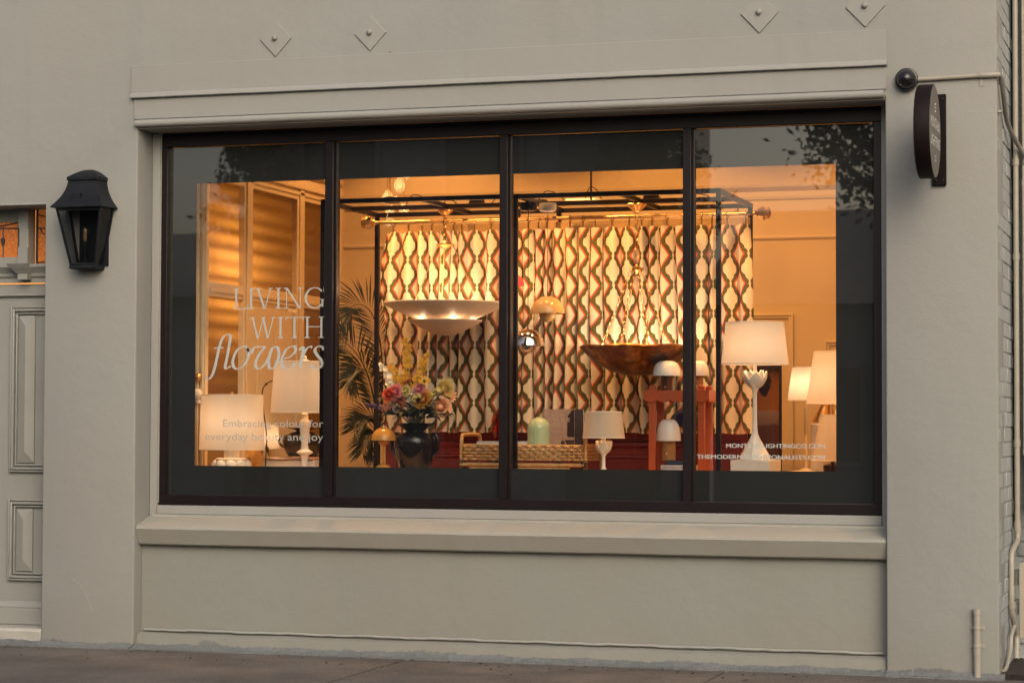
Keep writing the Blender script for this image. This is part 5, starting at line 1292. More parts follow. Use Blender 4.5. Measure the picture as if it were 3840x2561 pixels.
lamp('lamp_bulb', (ctr[0], Y, S(700, 880, Y).z), 1.22, t, 0.03, SOFT)
# low cream lamp further back
Y = 1.95
t = thing('table_lamp', 'small cream lamp shade in the back between the two left lamps', 'table lamp', (S(618, 1010, Y).x, Y, 0.02))
ctr, p = drum_shade(t, 618, (20, 975), (24, 1030), Y)
MB().lathe(ctr, [(0.14, 0.021), (0.14, 0.04), (0.012, 0.06), (0.010, p[0][1] + 0.05)], 20).build('stand', 'brass', t, smooth=50)
lamp('lamp_bulb', (ctr[0], Y, S(618, 1005, Y).z), 0.36, t, 0.03, SOFT)

# brass beaker, magazines, dark vase, twig
Y = 0.82
t = thing('brass_beaker', 'ribbed brass cylinder behind the bobbled lamp', 'beaker', (S(584, 1060, Y).x, Y, ZB))
ctr, q = prof(584, [(19, 1075), (19, 1031), (20, 1029)], Y); q = [(q[0][0], ZB + 0.001)] + q[1:]
rings = [[(ctr[0] + r*(1 + 0.03*math.cos(24*2*math.pi*i/96))*math.cos(2*math.pi*i/96), ctr[1] + r*(1 + 0.03*math.cos(24*2*math.pi*i/96))*math.sin(2*math.pi*i/96), z) for i in range(96)] for r, z in shell(q, 0.004)]
MB().loft(rings, True, False).build('cup', 'brass', t, smooth=40)
MB().ball((ctr[0] + 0.045, Y, q[-1][1] - 0.02), 0.02, 12, 8).build('knob', 'coverskin', t, smooth=60)
Y = 1.10
zmag = S(680, 1049, Y).z
def slab_book(name, label, x0, x1, y0, y1, z0, z1, mat, page='paper', yaw=0.0, cat='book', group=None):
    t = thing(name, label, cat, ((x0+x1)/2, (y0+y1)/2, z0), group); t.rotation_euler[2] = 0
    th = 0.003
    def bx(a, b, c, d, e, f, nm, mt):
        mb = MB().box(a, b, c, d, e, f)
        cx_, cy_ = (x0+x1)/2, (y0+y1)/2
        for v in mb.v:
            dx, dy = v.x - cx_, v.y - cy_; v.x = cx_ + dx*math.cos(yaw) - dy*math.sin(yaw); v.y = cy_ + dx*math.sin(yaw) + dy*math.cos(yaw)
        return mb.build(nm, mt, t, bevel=0.0012)
    bx(x0, x1, y0, y1, z0, z0 + th, 'cover', mat); bx(x0, x1, y0, y1, z1 - th, z1, 'cover', mat); bx(x0, x1, y0, y0 + th, z0 + th + 0.0003, z1 - th - 0.0003, 'spine', mat)
    bx(x0 + 0.004, x1 - 0.004, y0 + th + 0.0004, y1 - 0.004, z0 + th + 0.0003, z1 - th - 0.0003, 'pages', page)
    return t
xa_, xb_ = S(604, 1050, Y).x, S(742, 1050, Y).x
zz = ZB + 0.0008
for i, (dx, h, mt, lb) in enumerate(((0.03, 0.022, 'coverdark', 'dark book at the bottom of the pile left of the mullion'), (0.0, zmag - ZB - 0.022 - 0.016 - 0.003, 'paper', 'pale book in the middle of the pile left of the mullion'))):
    slab_book('book', lb, xa_ + 0.05 + dx, xb_ + 0.01, Y - 0.17, Y + 0.1, zz, zz + h, mt); zz += h + 0.0008
mg = thing('magazine', 'open pink printed magazine lying on the pile of books', 'magazine', ((xa_+xb_)/2, Y, zz))
mb = MB(); rr = []
for i in range(15):
    q = i/14; x = xa_ + (xb_ - xa_)*q; dz = 0.008*math.sin(q*math.pi*2)**2 + 0.006*q
    rr.append([(x, Y - 0.20, zz + dz), (x, Y + 0.1, zz + dz + 0.002), (x, Y + 0.1, zz + dz + 0.008), (x, Y - 0.20, zz + dz + 0.006)])
mb.loft(rr).build('pages', 'magazine', mg, smooth=40)
Y = 1.14
zv = zz + 0.022
t = thing('dark_vase', 'dark glazed flared vase behind the tall white lamp', 'vase', (S(695, 1045, Y).x, Y, zv))
ctr, q = prof(695, [(33, 1047), (38, 1040), (45, 1024), (46, 1010), (42, 1001), (30, 994), (18, 991), (15, 989), (20, 986), (36, 983), (36.5, 982)], Y)
q[0] = (q[0][0], zv); MB().lathe(ctr, shell(q, 0.004), 36, False).lathe(ctr, [(q[0][0], zv), (q[0][0]*0.98, zv + 0.003)], 36).build('body', 'darkpot', t, smooth=60)
MB().tube(smoothpath([S(660, 1000, Y), S(644, 1006, Y), S(642, 1018, Y), S(652, 1026, Y)], 5), 0.008, 8).build('handle', 'darkpot', t, smooth=60)
Y = 0.80
tw = thing('orchid_plant', 'dark curved orchid like stem rising between the two left lamps', 'plant', (S(606, 1040, Y).x, Y, ZB))
pts = [S(608, 1075, Y), S(611, 1040, Y), S(612, 1000, Y), S(606, 950, Y), S(602, 905, Y), S(606, 888, Y), S(616, 878, Y), S(626, 874, Y)]
pts[0].z = ZB + 0.001
MB().tube(smoothpath(pts, 6), 0.0042, 6).build('stem', 'twig', tw, smooth=60)
c = S(611, 882, Y); MB().ball(c, 0.009, 8, 6).build('bud', 'twig', tw)
p0, p1 = S(610, 1018, Y), S(617, 1045, Y)
MB().add([p0, p0.lerp(p1, .4) + Vector((0.014, 0, 0)), p1, p0.lerp(p1, .5) - Vector((0.016, 0, 0))], [(0, 1, 2, 3)]).build('leaf', 'leaf', tw)

# ---- small mustard dome lamp
Y = 0.66
t = thing('dome_table_lamp', 'small mustard yellow dome table lamp left of the black vase', 'table lamp', (S(881, 1075, Y).x, Y, ZB))
pts = [(29*math.cos(a), 1011 - 31*math.sin(a)) for a in [R_(x) for x in (0, 10, 24, 40, 56, 72, 86)]]
ctr, q = prof(881, pts, Y); MB().lathe(ctr, shell(q, 0.0025), 40, False).build('dome', 'mustard', t, smooth=60)
c = S(881, 1010, Y); MB().ball((c.x, Y, c.z), 13.5*mpp(881, 1010, Y), 24, 14).build('globe', 'mustard', t, smooth=70)
MB().tube([(c.x, Y, c.z), (c.x, Y, ZB + 0.05)], 0.0055, 10).build('stem', 'mustard', t, smooth=50)
_, q = prof(881, [(21, 1085), (20, 1075), (15, 1069), (7, 1065.5), (2, 1065)], Y); MB().lathe(ctr, [(q[0][0], ZB + 0.001)] + q[1:], 32).build('base', 'mustard', t, smooth=60)
MB().ball((c.x, Y, S(881, 979, Y).z), 0.004, 8, 6).build('cap_nut', 'chrome', t)

# ---- black two-handled vase with bouquet
Y = 0.78
t = thing('black_vase', 'glossy black amphora vase with two loop handles', 'vase', (S(952, 1075, Y).x, Y, ZB))
ctr, q = prof(952, [(30, 1092), (33, 1085), (37.5, 1072), (43, 1050), (47, 1030), (48.5, 1016), (46.5, 1004), (40, 997), (27, 993), (21, 991), (20.5, 989), (30, 982), (41, 974), (44, 971)], Y)
q[0] = (q[0][0], ZB + 0.001); MB().lathe(ctr, shell(q, 0.006), 48, False).lathe(ctr, [(q[0][0], ZB + 0.001), (q[0][0] - 0.002, ZB + 0.006)], 48).build('body', 'blackglaze', t, smooth=60)
for s_ in (-1, 1):
    pts = [S(952 + s_*36, 1001, Y), S(952 + s_*44, 996, Y), S(952 + s_*50, 1000, Y), S(952 + s_*53, 1014, Y), S(952 + s_*51, 1032, Y), S(952 + s_*44, 1044, Y), S(952 + s_*36, 1049, Y)]
    MB().tube(smoothpath(pts, 5), 0.0125, 10).build('handle', 'blackglaze', t, smooth=60)
bq = thing('flower_bouquet', 'mixed bouquet of yellow, pink, peach and purple flowers in the black vase', 'flowers', (ctr[0], Y, S(952, 972, Y).z))
rb_ = random.Random(5)
mouth = Vector((ctr[0], Y, S(952, 975, Y).z))
def basis(d):
    d = Vector(d).normalized(); u = d.cross(Vector((0.1, 0.2, 1))).normalized(); return d, u, d.cross(u)
def petal_layer(mb, c, d, n, r, L, open_, twist, w):
    d, u, v = basis(d); c = Vector(c)
    for k in range(n):
        a = 2*math.pi*k/n + twist + rb_.uniform(-0.15, 0.15); out = u*math.cos(a) + v*math.sin(a); side = d.cross(out)
        vs = []
        for j in range(4):
            q = j/3; rr = r*0.25 + r*open_*math.sin(q*1.5); hgt = L*(1 - (1-q)**1.6) - (0.25*L*open_*q**3); ww = w*math.sin(math.pi*(0.2 + 0.66*q))
            for s_ in (-1, 0, 1): vs.append(c + out*(rr - 0.22*w*abs(s_)) + d*hgt + side*s_*ww + d*rb_.uniform(-1, 1)*0.03*L)
        mb.add(vs, [(j*3+i, j*3+i+1, j*3+i+4, j*3+i+3) for j in range(3) for i in range(2)])
def stemto(c):
    c = Vector(c); m_ = mouth.lerp(c, 0.5) + Vector((0, 0.01, 0.03))
    MB().tube(smoothpath([mouth - Vector((0, 0, 0.03)), m_, c], 4), 0.0028, 5).build('stem', 'stem', bq)
def face(): return (rb_.uniform(-0.5, 0.6), -1.0, rb_.uniform(0.1, 0.8))
def rose(px, py, rp, mat, Y_=None, d=None, name='rose'):
    Yy = Y - 0.06 + rb_.uniform(-0.05, 0.03) if Y_ is None else Y_
    c = S(px, py, Yy); r = 1.18 * rp * mpp(px, py, Yy); d = face() if d is None else d; mb = MB()
    dn = Vector(d).normalized(); c0 = c - dn * r * 0.5
    for lay, (n, op, L) in enumerate(((4, 0.22, 1.15), (5, 0.42, 1.1), (6, 0.66, 0.98), (7, 0.92, 0.72), (7, 1.08, 0.42))): petal_layer(mb, c0, d, n, r, r*L, op, lay*0.7, r*(0.38 + 0.09*lay))
    mb.ball(c - dn*r*0.1, r*0.34, 10, 6); stemto(c0); return mb.build(name, mat, bq, smooth=70)
def pompom(px, py, rp, mat, name='dahlia'):
    Yy = Y - 0.05; c = S(px, py, Yy); r = 1.15*rp*mpp(px, py, Yy); mb = MB(); d = face()
    for lay in range(6): petal_layer(mb, c - Vector(d).normalized()*r*0.5, d, 9 + lay, r, r*(1.2 - 0.16*lay), 0.2 + 0.19*lay, lay*0.37, r*0.19)
    mb.ball(c - Vector(d).normalized()*r*0.1, r*0.4, 10, 6); stemto(c); return mb.build(name, mat, bq, smooth=70)
def tulip(px, py, rp, mat, d): 
    Yy = Y - 0.04; c = S(px, py, Yy); r = rp*mpp(px, py, Yy); mb = MB()
    petal_layer(mb, c - Vector(d).normalized()*r, d, 3, r, r*2.1, 0.42, 0, r*0.66); petal_layer(mb, c - Vector(d).normalized()*r, d, 3, r, r*2.0, 0.36, 1.05, r*0.62)
    mb.ball(c, r*0.42, 10, 6); stemto(c - Vector(d).normalized()*r); return mb.build('tulip', mat, bq, smooth=70)
def daisy(px, py, rp, mat, d=None, name='poppy'):
    Yy = Y - 0.03; c = S(px, py, Yy); r = rp*mpp(px, py, Yy); d = (0.2, -0.5, 0.9) if d is None else d; mb = MB()
    petal_layer(mb, c, d, 7, r, r*0.45, 0.95, 0, r*0.30); stemto(c); o = mb.build(name, mat, bq, smooth=70)
    MB().ball(c + Vector(d).normalized()*r*0.15, r*0.26, 8, 6).build('flower_eye', 'coverdark', o)
def spray(pts, mat, n, rp, name='orchid_spray'):
    P = smoothpath([S(x, y, Y + 0.02 + 0.02*i) for i, (x, y) in enumerate(pts)], 8); t_ = MB().tube([mouth] + P, 0.0022, 5).build('spray_stem', 'stem', bq)
    mb = MB()
    for k in range(n):
        i = int(rb_.uniform(0, len(P) - 1)); big = 1.0 - 0.55*(i/len(P)); r = rp*mpp(900, 900, Y)*big
        c = P[i] + Vector((rb_.uniform(-1, 1), rb_.uniform(-1, 0.6), rb_.uniform(-0.6, 0.6))) * r * 1.3
        petal_layer(mb, c, (rb_.uniform(-0.7, 0.7), -1, rb_.uniform(-0.2, 0.8)), 5, r, r*0.5, 0.8, rb_.uniform(0, 6), r*0.42)
    return mb.build(name, mat, bq, smooth=70)
spray([(928, 900), (935, 860), (937, 820), (936, 795), (932, 778)], 'f_yellow', 80, 8.6)
spray([(952, 900), (962, 870), (972, 842), (976, 822), (982, 812)], 'f_yellow', 62, 8.2)
spray([(925, 895), (915, 870), (905, 850), (896, 838)], 'f_yellow', 46, 8.4)
spray([(915, 905), (905, 885), (895, 865), (885, 848), (878, 838)], 'f_cream', 46, 9.5, 'delphinium_spray')
spray([(930, 905), (925, 892), (918, 878)], 'f_yellow', 26, 10, 'blossom_spray')
rose(970, 916, 17.5, 'f_yellow', d=(0.1, -1, 0.25)); rose(905, 900, 15, 'f_pink', d=(-0.3, -1, 0.4)); rose(908, 915, 15, 'f_coral'); pompom(908, 930, 14, 'f_pink')
rose(943, 919, 9.5, 'f_cream', d=(-0.2, -1, 0.3)); rose(909, 938, 7.5, 'f_cream', d=(-0.2, -1, -0.1)); rose(945, 905, 9, 'f_cream'); rose(955, 912, 8, 'f_pale_yellow')
pompom(1018, 893, 19, 'f_pale_yellow', 'chrysanthemum'); pompom(1029, 908, 13, 'f_peach'); rose(1012, 933, 18, 'f_peach', d=(0.3, -1, 0.2)); rose(997, 905, 8.5, 'f_pale_yellow', d=(-0.3, -1, 0.3))
tulip(1011, 911, 9.5, 'f_purple', (-0.3, -0.8, 0.5)); tulip(973, 937, 10, 'f_purple', (0.1, -1, 0.2)); tulip(860, 932, 9, 'f_purple', (-1, -0.3, 0.3)); tulip(847, 931, 8, 'f_purple', (-1, -0.2, 0.2)); tulip(878, 935, 9.5, 'f_mauve', (-0.8, -0.5, 0.1)); rose(889, 932, 11, 'f_peach', d=(-0.5, -0.9, 0))
daisy(937, 876, 11, 'f_orange_red', (-0.2, -0.3, 1)); daisy(974, 876, 13, 'f_yellow', (0.3, -0.6, 0.6), 'rudbeckia'); pompom(962, 893, 11, 'f_pink', 'aster'); rose(893, 905, 11, 'f_orange_red'); rose(930, 897, 10, 'f_pale_yellow'); pompom(920, 925, 9, 'f_coral', 'carnation')
for k in range(64):
    a = rb_.uniform(0, 2*math.pi); e = rb_.uniform(-0.25, 0.85); L = rb_.uniform(0.10, 0.20); d = Vector((math.cos(a), math.sin(a)*0.8, 0.45*e + 0.1)).normalized()
    b0 = mouth + Vector((0, 0, 0.02)) + d*rb_.uniform(0.0, 0.16) + Vector((0, 0, rb_.uniform(0, 0.08))); side = d.cross(Vector((0, -0.6, 1))).normalized(); w = rb_.uniform(0.016, 0.034)
    vs = [b0, b0 + d*L*.35 + side*w + Vector((0, 0, .01)), b0 + d*L*.35 - side*w + Vector((0, 0, .01)), b0 + d*L*.72 + side*w*.7, b0 + d*L*.72 - side*w*.7, b0 + d*L - Vector((0, 0, L*.22)), b0 + d*L*.36, b0 + d*L*.73 - Vector((0, 0, .006))]
    MB().add(vs, [(0, 1, 6), (0, 6, 2), (1, 3, 7, 6), (6, 7, 4, 2), (3, 5, 7), (7, 5, 4)]).build('leaf', 'leaf', bq)

# ---- palm behind the vase
pt = thing('potted_palm', 'dark feathery palm in a pot left of the curtain', 'plant', (S(868, 1080, 1.75).x, 1.75, 0.02))
Y = 1.75
px0 = S(868, 1080, Y); base = Vector((px0.x, Y, 0.45))
MB().lathe((px0.x, Y), shell([(0.13, 0.021), (0.17, 0.2), (0.19, 0.42), (0.195, 0.45)], 0.01), 28, False).build('pot', 'darkpot', pt, smooth=60)
MB().lathe((px0.x, Y), [(0.17, 0.38), (0.17, 0.40)], 24).build('soil', 'dirt', pt)
rp_ = random.Random(3)
def frond(ctrl, n=26, L=0.22, droop=0.5):
    P = smoothpath([base] + [S(x, y, yy) for x, y, yy in ctrl], 12)
    st = len(P)//3
    mb = MB().tube(P, [0.008*(1 - 0.75*i/len(P)) for i in range(len(P))], 5)
    for i in range(st, len(P) - 1):
        q = (i - st)/(len(P) - st); tdir = (P[i+1] - P[i]).normalized(); side = tdir.cross(Vector((0, -1, 0.2))).normalized(); ll = L*(0.45 + 0.9*math.sin(math.pi*min(0.95, 0.15 + q*0.8)))*rp_.uniform(0.85, 1.1)
        for s_ in (-1, 1):
            d = (side*s_*0.8 + tdir*0.9 + Vector((rp_.uniform(-.15, .15), rp_.uniform(-.3, .3), 0))).normalized(); b0 = P[i]; w = 0.0058; nrm = d.cross(Vector((0, 1, 0))).normalized()
            m1 = b0 + d*ll*0.5 - Vector((0, 0, droop*ll*0.10)); m2 = b0 + d*ll - Vector((0, 0, droop*ll*0.45))
            mb.add([b0, m1 + nrm*w, m1 - nrm*w, m2], [(0, 1, 2), (1, 3, 2)])
    return mb.build('frond', 'palmleaf', pt)
frond([(868, 1000, 1.75), (855, 900, 1.7), (830, 830, 1.65), (796, 790, 1.6), (770, 790, 1.6)])
frond([(872, 990, 1.75), (878, 880, 1.75), (872, 780, 1.75), (850, 715, 1.7), (815, 700, 1.68), (782, 735, 1.66)], L=0.24)
frond([(866, 1000, 1.75), (862, 940, 1.7), (850, 880, 1.65), (838, 850, 1.6), (815, 850, 1.55), (800, 880, 1.55)], L=0.17)
frond([(868, 1020, 1.75), (866, 975, 1.7), (855, 955, 1.65), (835, 960, 1.6), (815, 985, 1.58)], L=0.16)
frond([(870, 1030, 1.75), (868, 1000, 1.7), (858, 990, 1.65), (842, 1010, 1.62), (832, 1040, 1.6)], L=0.14)


# ---- amber bottle
Y = 1.22
t = thing('amber_bottle', 'tall amber glass bottle half hidden by the middle mullion', 'bottle', (S(1158, 1010, Y).x, Y, ZB))
ctr, q = prof(1158, [(22, 1012), (28, 1004), (30, 985), (30, 965), (26, 950), (14, 938), (10, 928), (10, 912), (12, 909)], Y)
MB().lathe(ctr, shell(q, 0.003), 32, False).build('body', 'amber', t, smooth=60)
MB().lathe(ctr, [(0.09, ZB + 0.001), (0.09, q[0][1] - 0.001)], 28).build('stand', 'blackp', t, smooth=40)

# ---- rattan tray on a bent cane stand
Y = 0.80
tr = thing('rattan_tray_table', 'woven rattan tray table with cane handles in the middle of the display', 'tray table', (S(1205, 1070, Y).x, Y, ZB))
xa_, xb_ = S(1067, 1040, Y - 0.2).x + 0.0, S(1336, 1040, Y - 0.2).x
yA, yB_ = Y - 0.22, Y + 0.20
zt_r, zb_r = S(1200, 1022, yA).z, S(1200, 1058, yA).z
zfloor = zb_r + 0.008
MB().box(xa_ + 0.01, xb_ - 0.01, yA + 0.01, yB_ - 0.01, zfloor - 0.006, zfloor).build('tray_floor', 'rattan', tr)
def weave(p0, p1, nm):
    p0, p1 = Vector(p0), Vector(p1); d = (p1 - p0); L = d.length; d.normalize(); out = d.cross(Vector((0, 0, 1))).normalized()
    n = int(L / 0.030); rows = 5; h = (zt_r - zb_r) / rows; mb = MB(); step = L / n
    for r in range(rows):
        z = zb_r + (r + 0.5)*h; phase = r % 2; pts = []
        for i in range(n*2 + 1):
            s_ = i*step/2; pts.append(p0 + d*s_ + out*0.010*math.cos(math.pi*(i/2 + phase)) + Vector((0, 0, z - p0.z)))
        mb.tube(pts, h*0.40, 5)
    o = mb.build(nm, 'rattan', tr, smooth=60); o['kind'] = 'stuff'
    mb = MB()
    for i in range(n): q = p0 + d*(i + 0.5)*step; mb.tube([(q.x, q.y, zb_r), (q.x, q.y, zt_r)], 0.0045, 5)
    o = mb.build('stakes', 'rattan', tr); o['kind'] = 'stuff'
weave((xa_, yA, zb_r), (xb_, yA, zb_r), 'woven_side'); weave((xb_, yA, zb_r), (xb_, yB_, zb_r), 'woven_side'); weave((xb_, yB_, zb_r), (xa_, yB_, zb_r), 'woven_side'); weave((xa_, yB_, zb_r), (xa_, yA, zb_r), 'woven_side')
MB().tube([(xa_, yA, zt_r), (xb_, yA, zt_r), (xb_, yB_, zt_r), (xa_, yB_, zt_r), (xa_, yA, zt_r)], 0.006, 6).build('rim', 'rattan', tr)
for x, s_ in ((xa_, -1), (xb_, 1)):
    xo = x + s_*0.022
    MB().tube(smoothpath([(xo, yA + 0.02, ZB + 0.012), (xo, yA + 0.02, zt_r - 0.01), (xo, yA + 0.03, zt_r + 0.045), (xo, yA + 0.07, zt_r + 0.062), (xo, yB_ - 0.08, zt_r + 0.062), (xo, yB_ - 0.03, zt_r + 0.04), (xo, yB_ - 0.02, zt_r - 0.02), (xo, yB_ - 0.02, ZB + 0.012)], 5), 0.0125, 9).build('cane_handle', 'rattan', tr, smooth=60)
    MB().tube([(x - s_*0.02, yA - 0.006, zb_r - 0.05), (x - s_*0.02, yA - 0.006, ZB + 0.012)], 0.013, 8).build('leg', 'rattan', tr, smooth=60)
    mb = MB()
    for k in range(7): mb.torus((xo - s_*0.012, yA + 0.01, zb_r - 0.024 + 0.006*(k - 3)), 0.024, 0.003, (0.35*s_*(1 if k % 2 else -1), 0.2, 1), 14, 5)
    mb.build('binding', 'twig', tr, smooth=60)
zr1 = zb_r - 0.024
MB().tube([(xa_ - 0.02, yA - 0.004, zr1), (xb_ + 0.02, yA - 0.004, zr1)], 0.0125, 9).build('cane_rail', 'rattan', tr, smooth=60)
MB().tube(smoothpath([(xa_ + 0.015, yA - 0.002, ZB + 0.015), (xa_ + 0.05, yA - 0.002, zr1 - 0.030), (xa_ + 0.10, yA - 0.002, zr1 - 0.0265), (xb_ - 0.13, yA - 0.002, zr1 - 0.0265), (xb_ - 0.08, yA - 0.002, zr1 - 0.032), (xb_ - 0.045, yA - 0.002, zr1 - 0.07), (xb_ - 0.04, yA - 0.002, ZB + 0.015)], 6), 0.0125, 9).build('cane_arch', 'rattan', tr, smooth=60)
# things on the tray
b = slab_book('book', 'white spined book lying flat on the rattan tray at left', S(1094, 1020, Y - .17).x, S(1208, 1020, Y - .17).x, Y - 0.17, Y + 0.05, zfloor + 0.03, S(1150, 1013.5, Y - .17).z, 'bookwhite')
MB().box(S(1100, 1020, Y - .15).x, S(1204, 1020, Y - .15).x, Y - 0.15, Y + 0.05, zfloor + 0.0008, zfloor + 0.0295).build('book_below', 'paper', b)
def serif_line(s, parent, x0, x1, z0, z1, y, mat, st=0.12, th=0.05):
    wd = {'I': 0.5, 'W': 1.45, 'N': 1.05, 'G': 1.05, 'O': 1.05, 'H': 1.0, 'V': 1.0, 'T': 0.9, 'L': 0.85, 'F': 0.8, 'E': 0.85, 'R': 0.95, 'S': 0.7, ' ': 0.5}
    tot = sum(wd[c] + 0.10 for c in s); k = (x1 - x0)/tot; x = x0; ink = Ink(y)
    for c in s:
        if c != ' ': ink.serif_cap(c, x, x + wd[c]*k, z0, z1, st, th)
        x += (wd[c] + 0.10)*k
    return ink.build('lettering', mat, parent)
zz0, zz1 = zfloor + 0.03, S(1150, 1013.5, Y - .17).z; hh = zz1 - zz0
serif_line('LIVING WITH FLOWERS', b, S(1100, 1020, Y - .17).x, S(1172, 1020, Y - .17).x, zz0 + hh*0.26, zz0 + hh*0.72, Y - 0.1712, 'ink')
text('Aerin Lauder', b, 'ink', S(1178, 1020, Y - .17).x, S(1204, 1020, Y - .17).x, zz0 + hh*0.30, Y - 0.1712, hh*0.42)

Y2 = 0.72
t = thing('arched_lamp', 'pale green arched acrylic table light on the rattan tray', 'table lamp', (S(1237, 1020, Y2).x, Y2, zfloor))
ctr, q = prof(1237, [(26.5, 1030), (26.5, 984)], Y2); rr = q[0][0]; zs_ = q[1][1]
pr_ = [(rr, zfloor + 0.0008), (rr, zs_)] + [(rr*math.cos(a), zs_ + rr*math.sin(a)) for a in [R_(x) for x in range(8, 90, 9)]] + [(0.001, zs_ + rr)]
MB().lathe(ctr, pr_, 48).build('body', 'green_acrylic', t, smooth=60)
mb = MB(); n = 24; fin = [(ctr[0] - 0.0035, zfloor + 0.001), (ctr[0] + 0.0035, zfloor + 0.001)]
for a0, nm in ((-math.pi/2, 'fin'),):
    rr2 = rr + 0.004; poly = [(ctr[1] - rr2, zfloor + 0.001), (ctr[1] - rr2, zs_)] + [(ctr[1] - rr2*math.cos(R_(x)), zs_ + rr2*math.sin(R_(x))) for x in range(10, 91, 10)] + [(ctr[1], zfloor + 0.001)]
    MB().xprism(poly, ctr[0] - 0.006, ctr[0] - 0.002).build('fin', 'green_acrylic', t)

# upright picture book
Y2 = 0.90; xb0, xb1 = S(1248, 980, Y2).x, S(1319, 980, Y2).x; zb0, zb1 = zfloor + 0.001, S(1280, 939, Y2).z
t = thing('display_book', 'upright picture book with brown pictured cover on the rattan tray', 'book', (xb0, Y2, zb0))
W, Hh = xb1 - xb0, zb1 - zb0
cv = MB().box(xb0, xb1, Y2, Y2 + 0.003, zb0, zb1).build('cover', 'cover', t, bevel=0.001)
MB().box(xb0 + 0.003, xb1 - 0.002, Y2 + 0.0035, Y2 + 0.032, zb0 + 0.003, zb1 - 0.004).build('pages', 'paper', t)
MB().box(xb0, xb1, Y2 + 0.0325, Y2 + 0.0355, zb0, zb1).build('cover', 'cover', t, bevel=0.001)
# pages fanned out at the right
for k in range(6):
    a = R_(8 + 9*k); x = xb1 - 0.002
    MB().add([(x, Y2 + 0.004 + 0.004*k, zb0), (x + 0.055*math.cos(a*0.6) , Y2 + 0.004 + 0.09*math.sin(a), zb0), (x + 0.055*math.cos(a*0.6), Y2 + 0.004 + 0.09*math.sin(a), zb1 - 0.004*k), (x, Y2 + 0.004 + 0.004*k, zb1 - 0.002*k)], [(0, 1, 2, 3)]).build('page', ('coverdark', 'paper', 'cover', 'coverdark', 'paper', 'coverdark')[k], t)
def cp(u, v): return (xb0 + W*u, zb0 + Hh*v)
def patch(poly, mat, k, name='cover_print'):
    MB().add([(*[cp(u, v)[0]], Y2 - 0.0004 - 0.0003*k, cp(u, v)[1]) for u, v in poly], [tuple(range(len(poly)))]).build(name, mat, cv)
patch([(0.76, 0.47), (0.77, 0.75), (0.80, 0.80), (0.78, 0.86), (0.86, 0.93), (0.93, 0.985), (0.995, 0.99), (0.995, 0.44), (0.80, 0.44)], 'coverdark', 1)
patch([(0.68, 0.38), (0.995, 0.38), (0.995, 0.335), (0.72, 0.335)], 'coverdark', 2); patch([(0.73, 0.33), (0.995, 0.33), (0.995, 0.02), (0.74, 0.02)], 'coverdark', 3)
patch([(0.56, 0.10), (0.54, 0.02), (0.72, 0.02), (0.70, 0.12), (0.66, 0.22), (0.58, 0.22)], 'covergreen', 4); patch([(0.57, 0.21), (0.69, 0.21), (0.69, 0.33), (0.65, 0.37), (0.60, 0.37), (0.56, 0.33)], 'coverdark', 5)
patch([(0.60, 0.37), (0.645, 0.37), (0.655, 0.41), (0.63, 0.43), (0.60, 0.41)], 'coverskin', 6); patch([(0.56, 0.21), (0.68, 0.205), (0.67, 0.228), (0.57, 0.232)], 'coverskin', 7)
patch([(0.36, 0.02), (0.55, 0.02), (0.55, 0.10), (0.36, 0.10)], 'paper', 8)
serif_line('LIVING WITH', cv, cp(0.11, 0)[0], cp(0.86, 0)[0], cp(0, 0.745)[1], cp(0, 0.825)[1], Y2 - 0.0042, 'titlecream'); serif_line('FLOWERS', cv, cp(0.22, 0)[0], cp(0.74, 0)[0], cp(0, 0.645)[1], cp(0, 0.725)[1], Y2 - 0.0042, 'titlecream')
text('Aerin Lauder', cv, 'titlecream', cp(0.26, 0)[0], cp(0.68, 0)[0], cp(0, 0.855)[1], Y2 - 0.0042, Hh*0.05)

# ---- small lotus lamp
Y = 0.60
t = thing('lotus_table_lamp', 'small unlit lotus table lamp with white shade right of the tray', 'table lamp', (S(1386, 1080, Y).x, Y, ZB))
ctr, p = drum_shade(t, 1386, (42, 945.5), (48.5, 1005), Y)
lotus(t, ctr, S(1386, 1043, Y).z, 19.5*mpp(1386, 1030, Y), S(1386, 1012, Y).z - S(1386, 1043, Y).z)
_, q = prof(1386, [(12, 1095), (4.2, 1072), (4, 1048), (6, 1043), (9, 1038), (6, 1020), (5, 1000)], Y); q = [(0.06, ZB + 0.001), (0.06, ZB + 0.008)] + q[1:]
MB().lathe(ctr, q, 24).build('stem', 'plaster', t, smooth=60)

# ---- orange scalloped stool with its lamps
Y = 0.74
st = thing('scalloped_side_table', 'burnt orange side table with scalloped tray top', 'side table', (S(1560, 1070, Y).x, Y, ZB))
xl_, xr_ = S(1498, 950, Y).x, S(1611, 950, Y).x; Yb2 = Y + 0.215
ztop_t = S(1560, 902, Y).z; zap = S(1560, 918, Y).z
lw = 0.021
for x in (xl_, xr_):
    for y in (Y, Yb2):
        zt2 = S(1500, 884, Y).z
        mb = MB().box(x - lw, x + lw, y - 0.016, y + 0.016, ZB + 0.014, zt2 - 0.02)
        mb.loft([[(x + lw*math.cos(a), y - 0.016, zt2 - 0.0205 + lw*math.sin(a)) for a in [R_(v) for v in range(0, 181, 20)]], [(x + lw*math.cos(a), y + 0.016, zt2 - 0.0205 + lw*math.sin(a)) for a in [R_(v) for v in range(0, 181, 20)]]])
        mb.build('leg', 'orange', st, bevel=0.003)
MB().box(xl_ - 0.035, xr_ + 0.035, Y - 0.010, Yb2 + 0.010, ztop_t - 0.014, ztop_t).build('tray_top', 'orange', st)
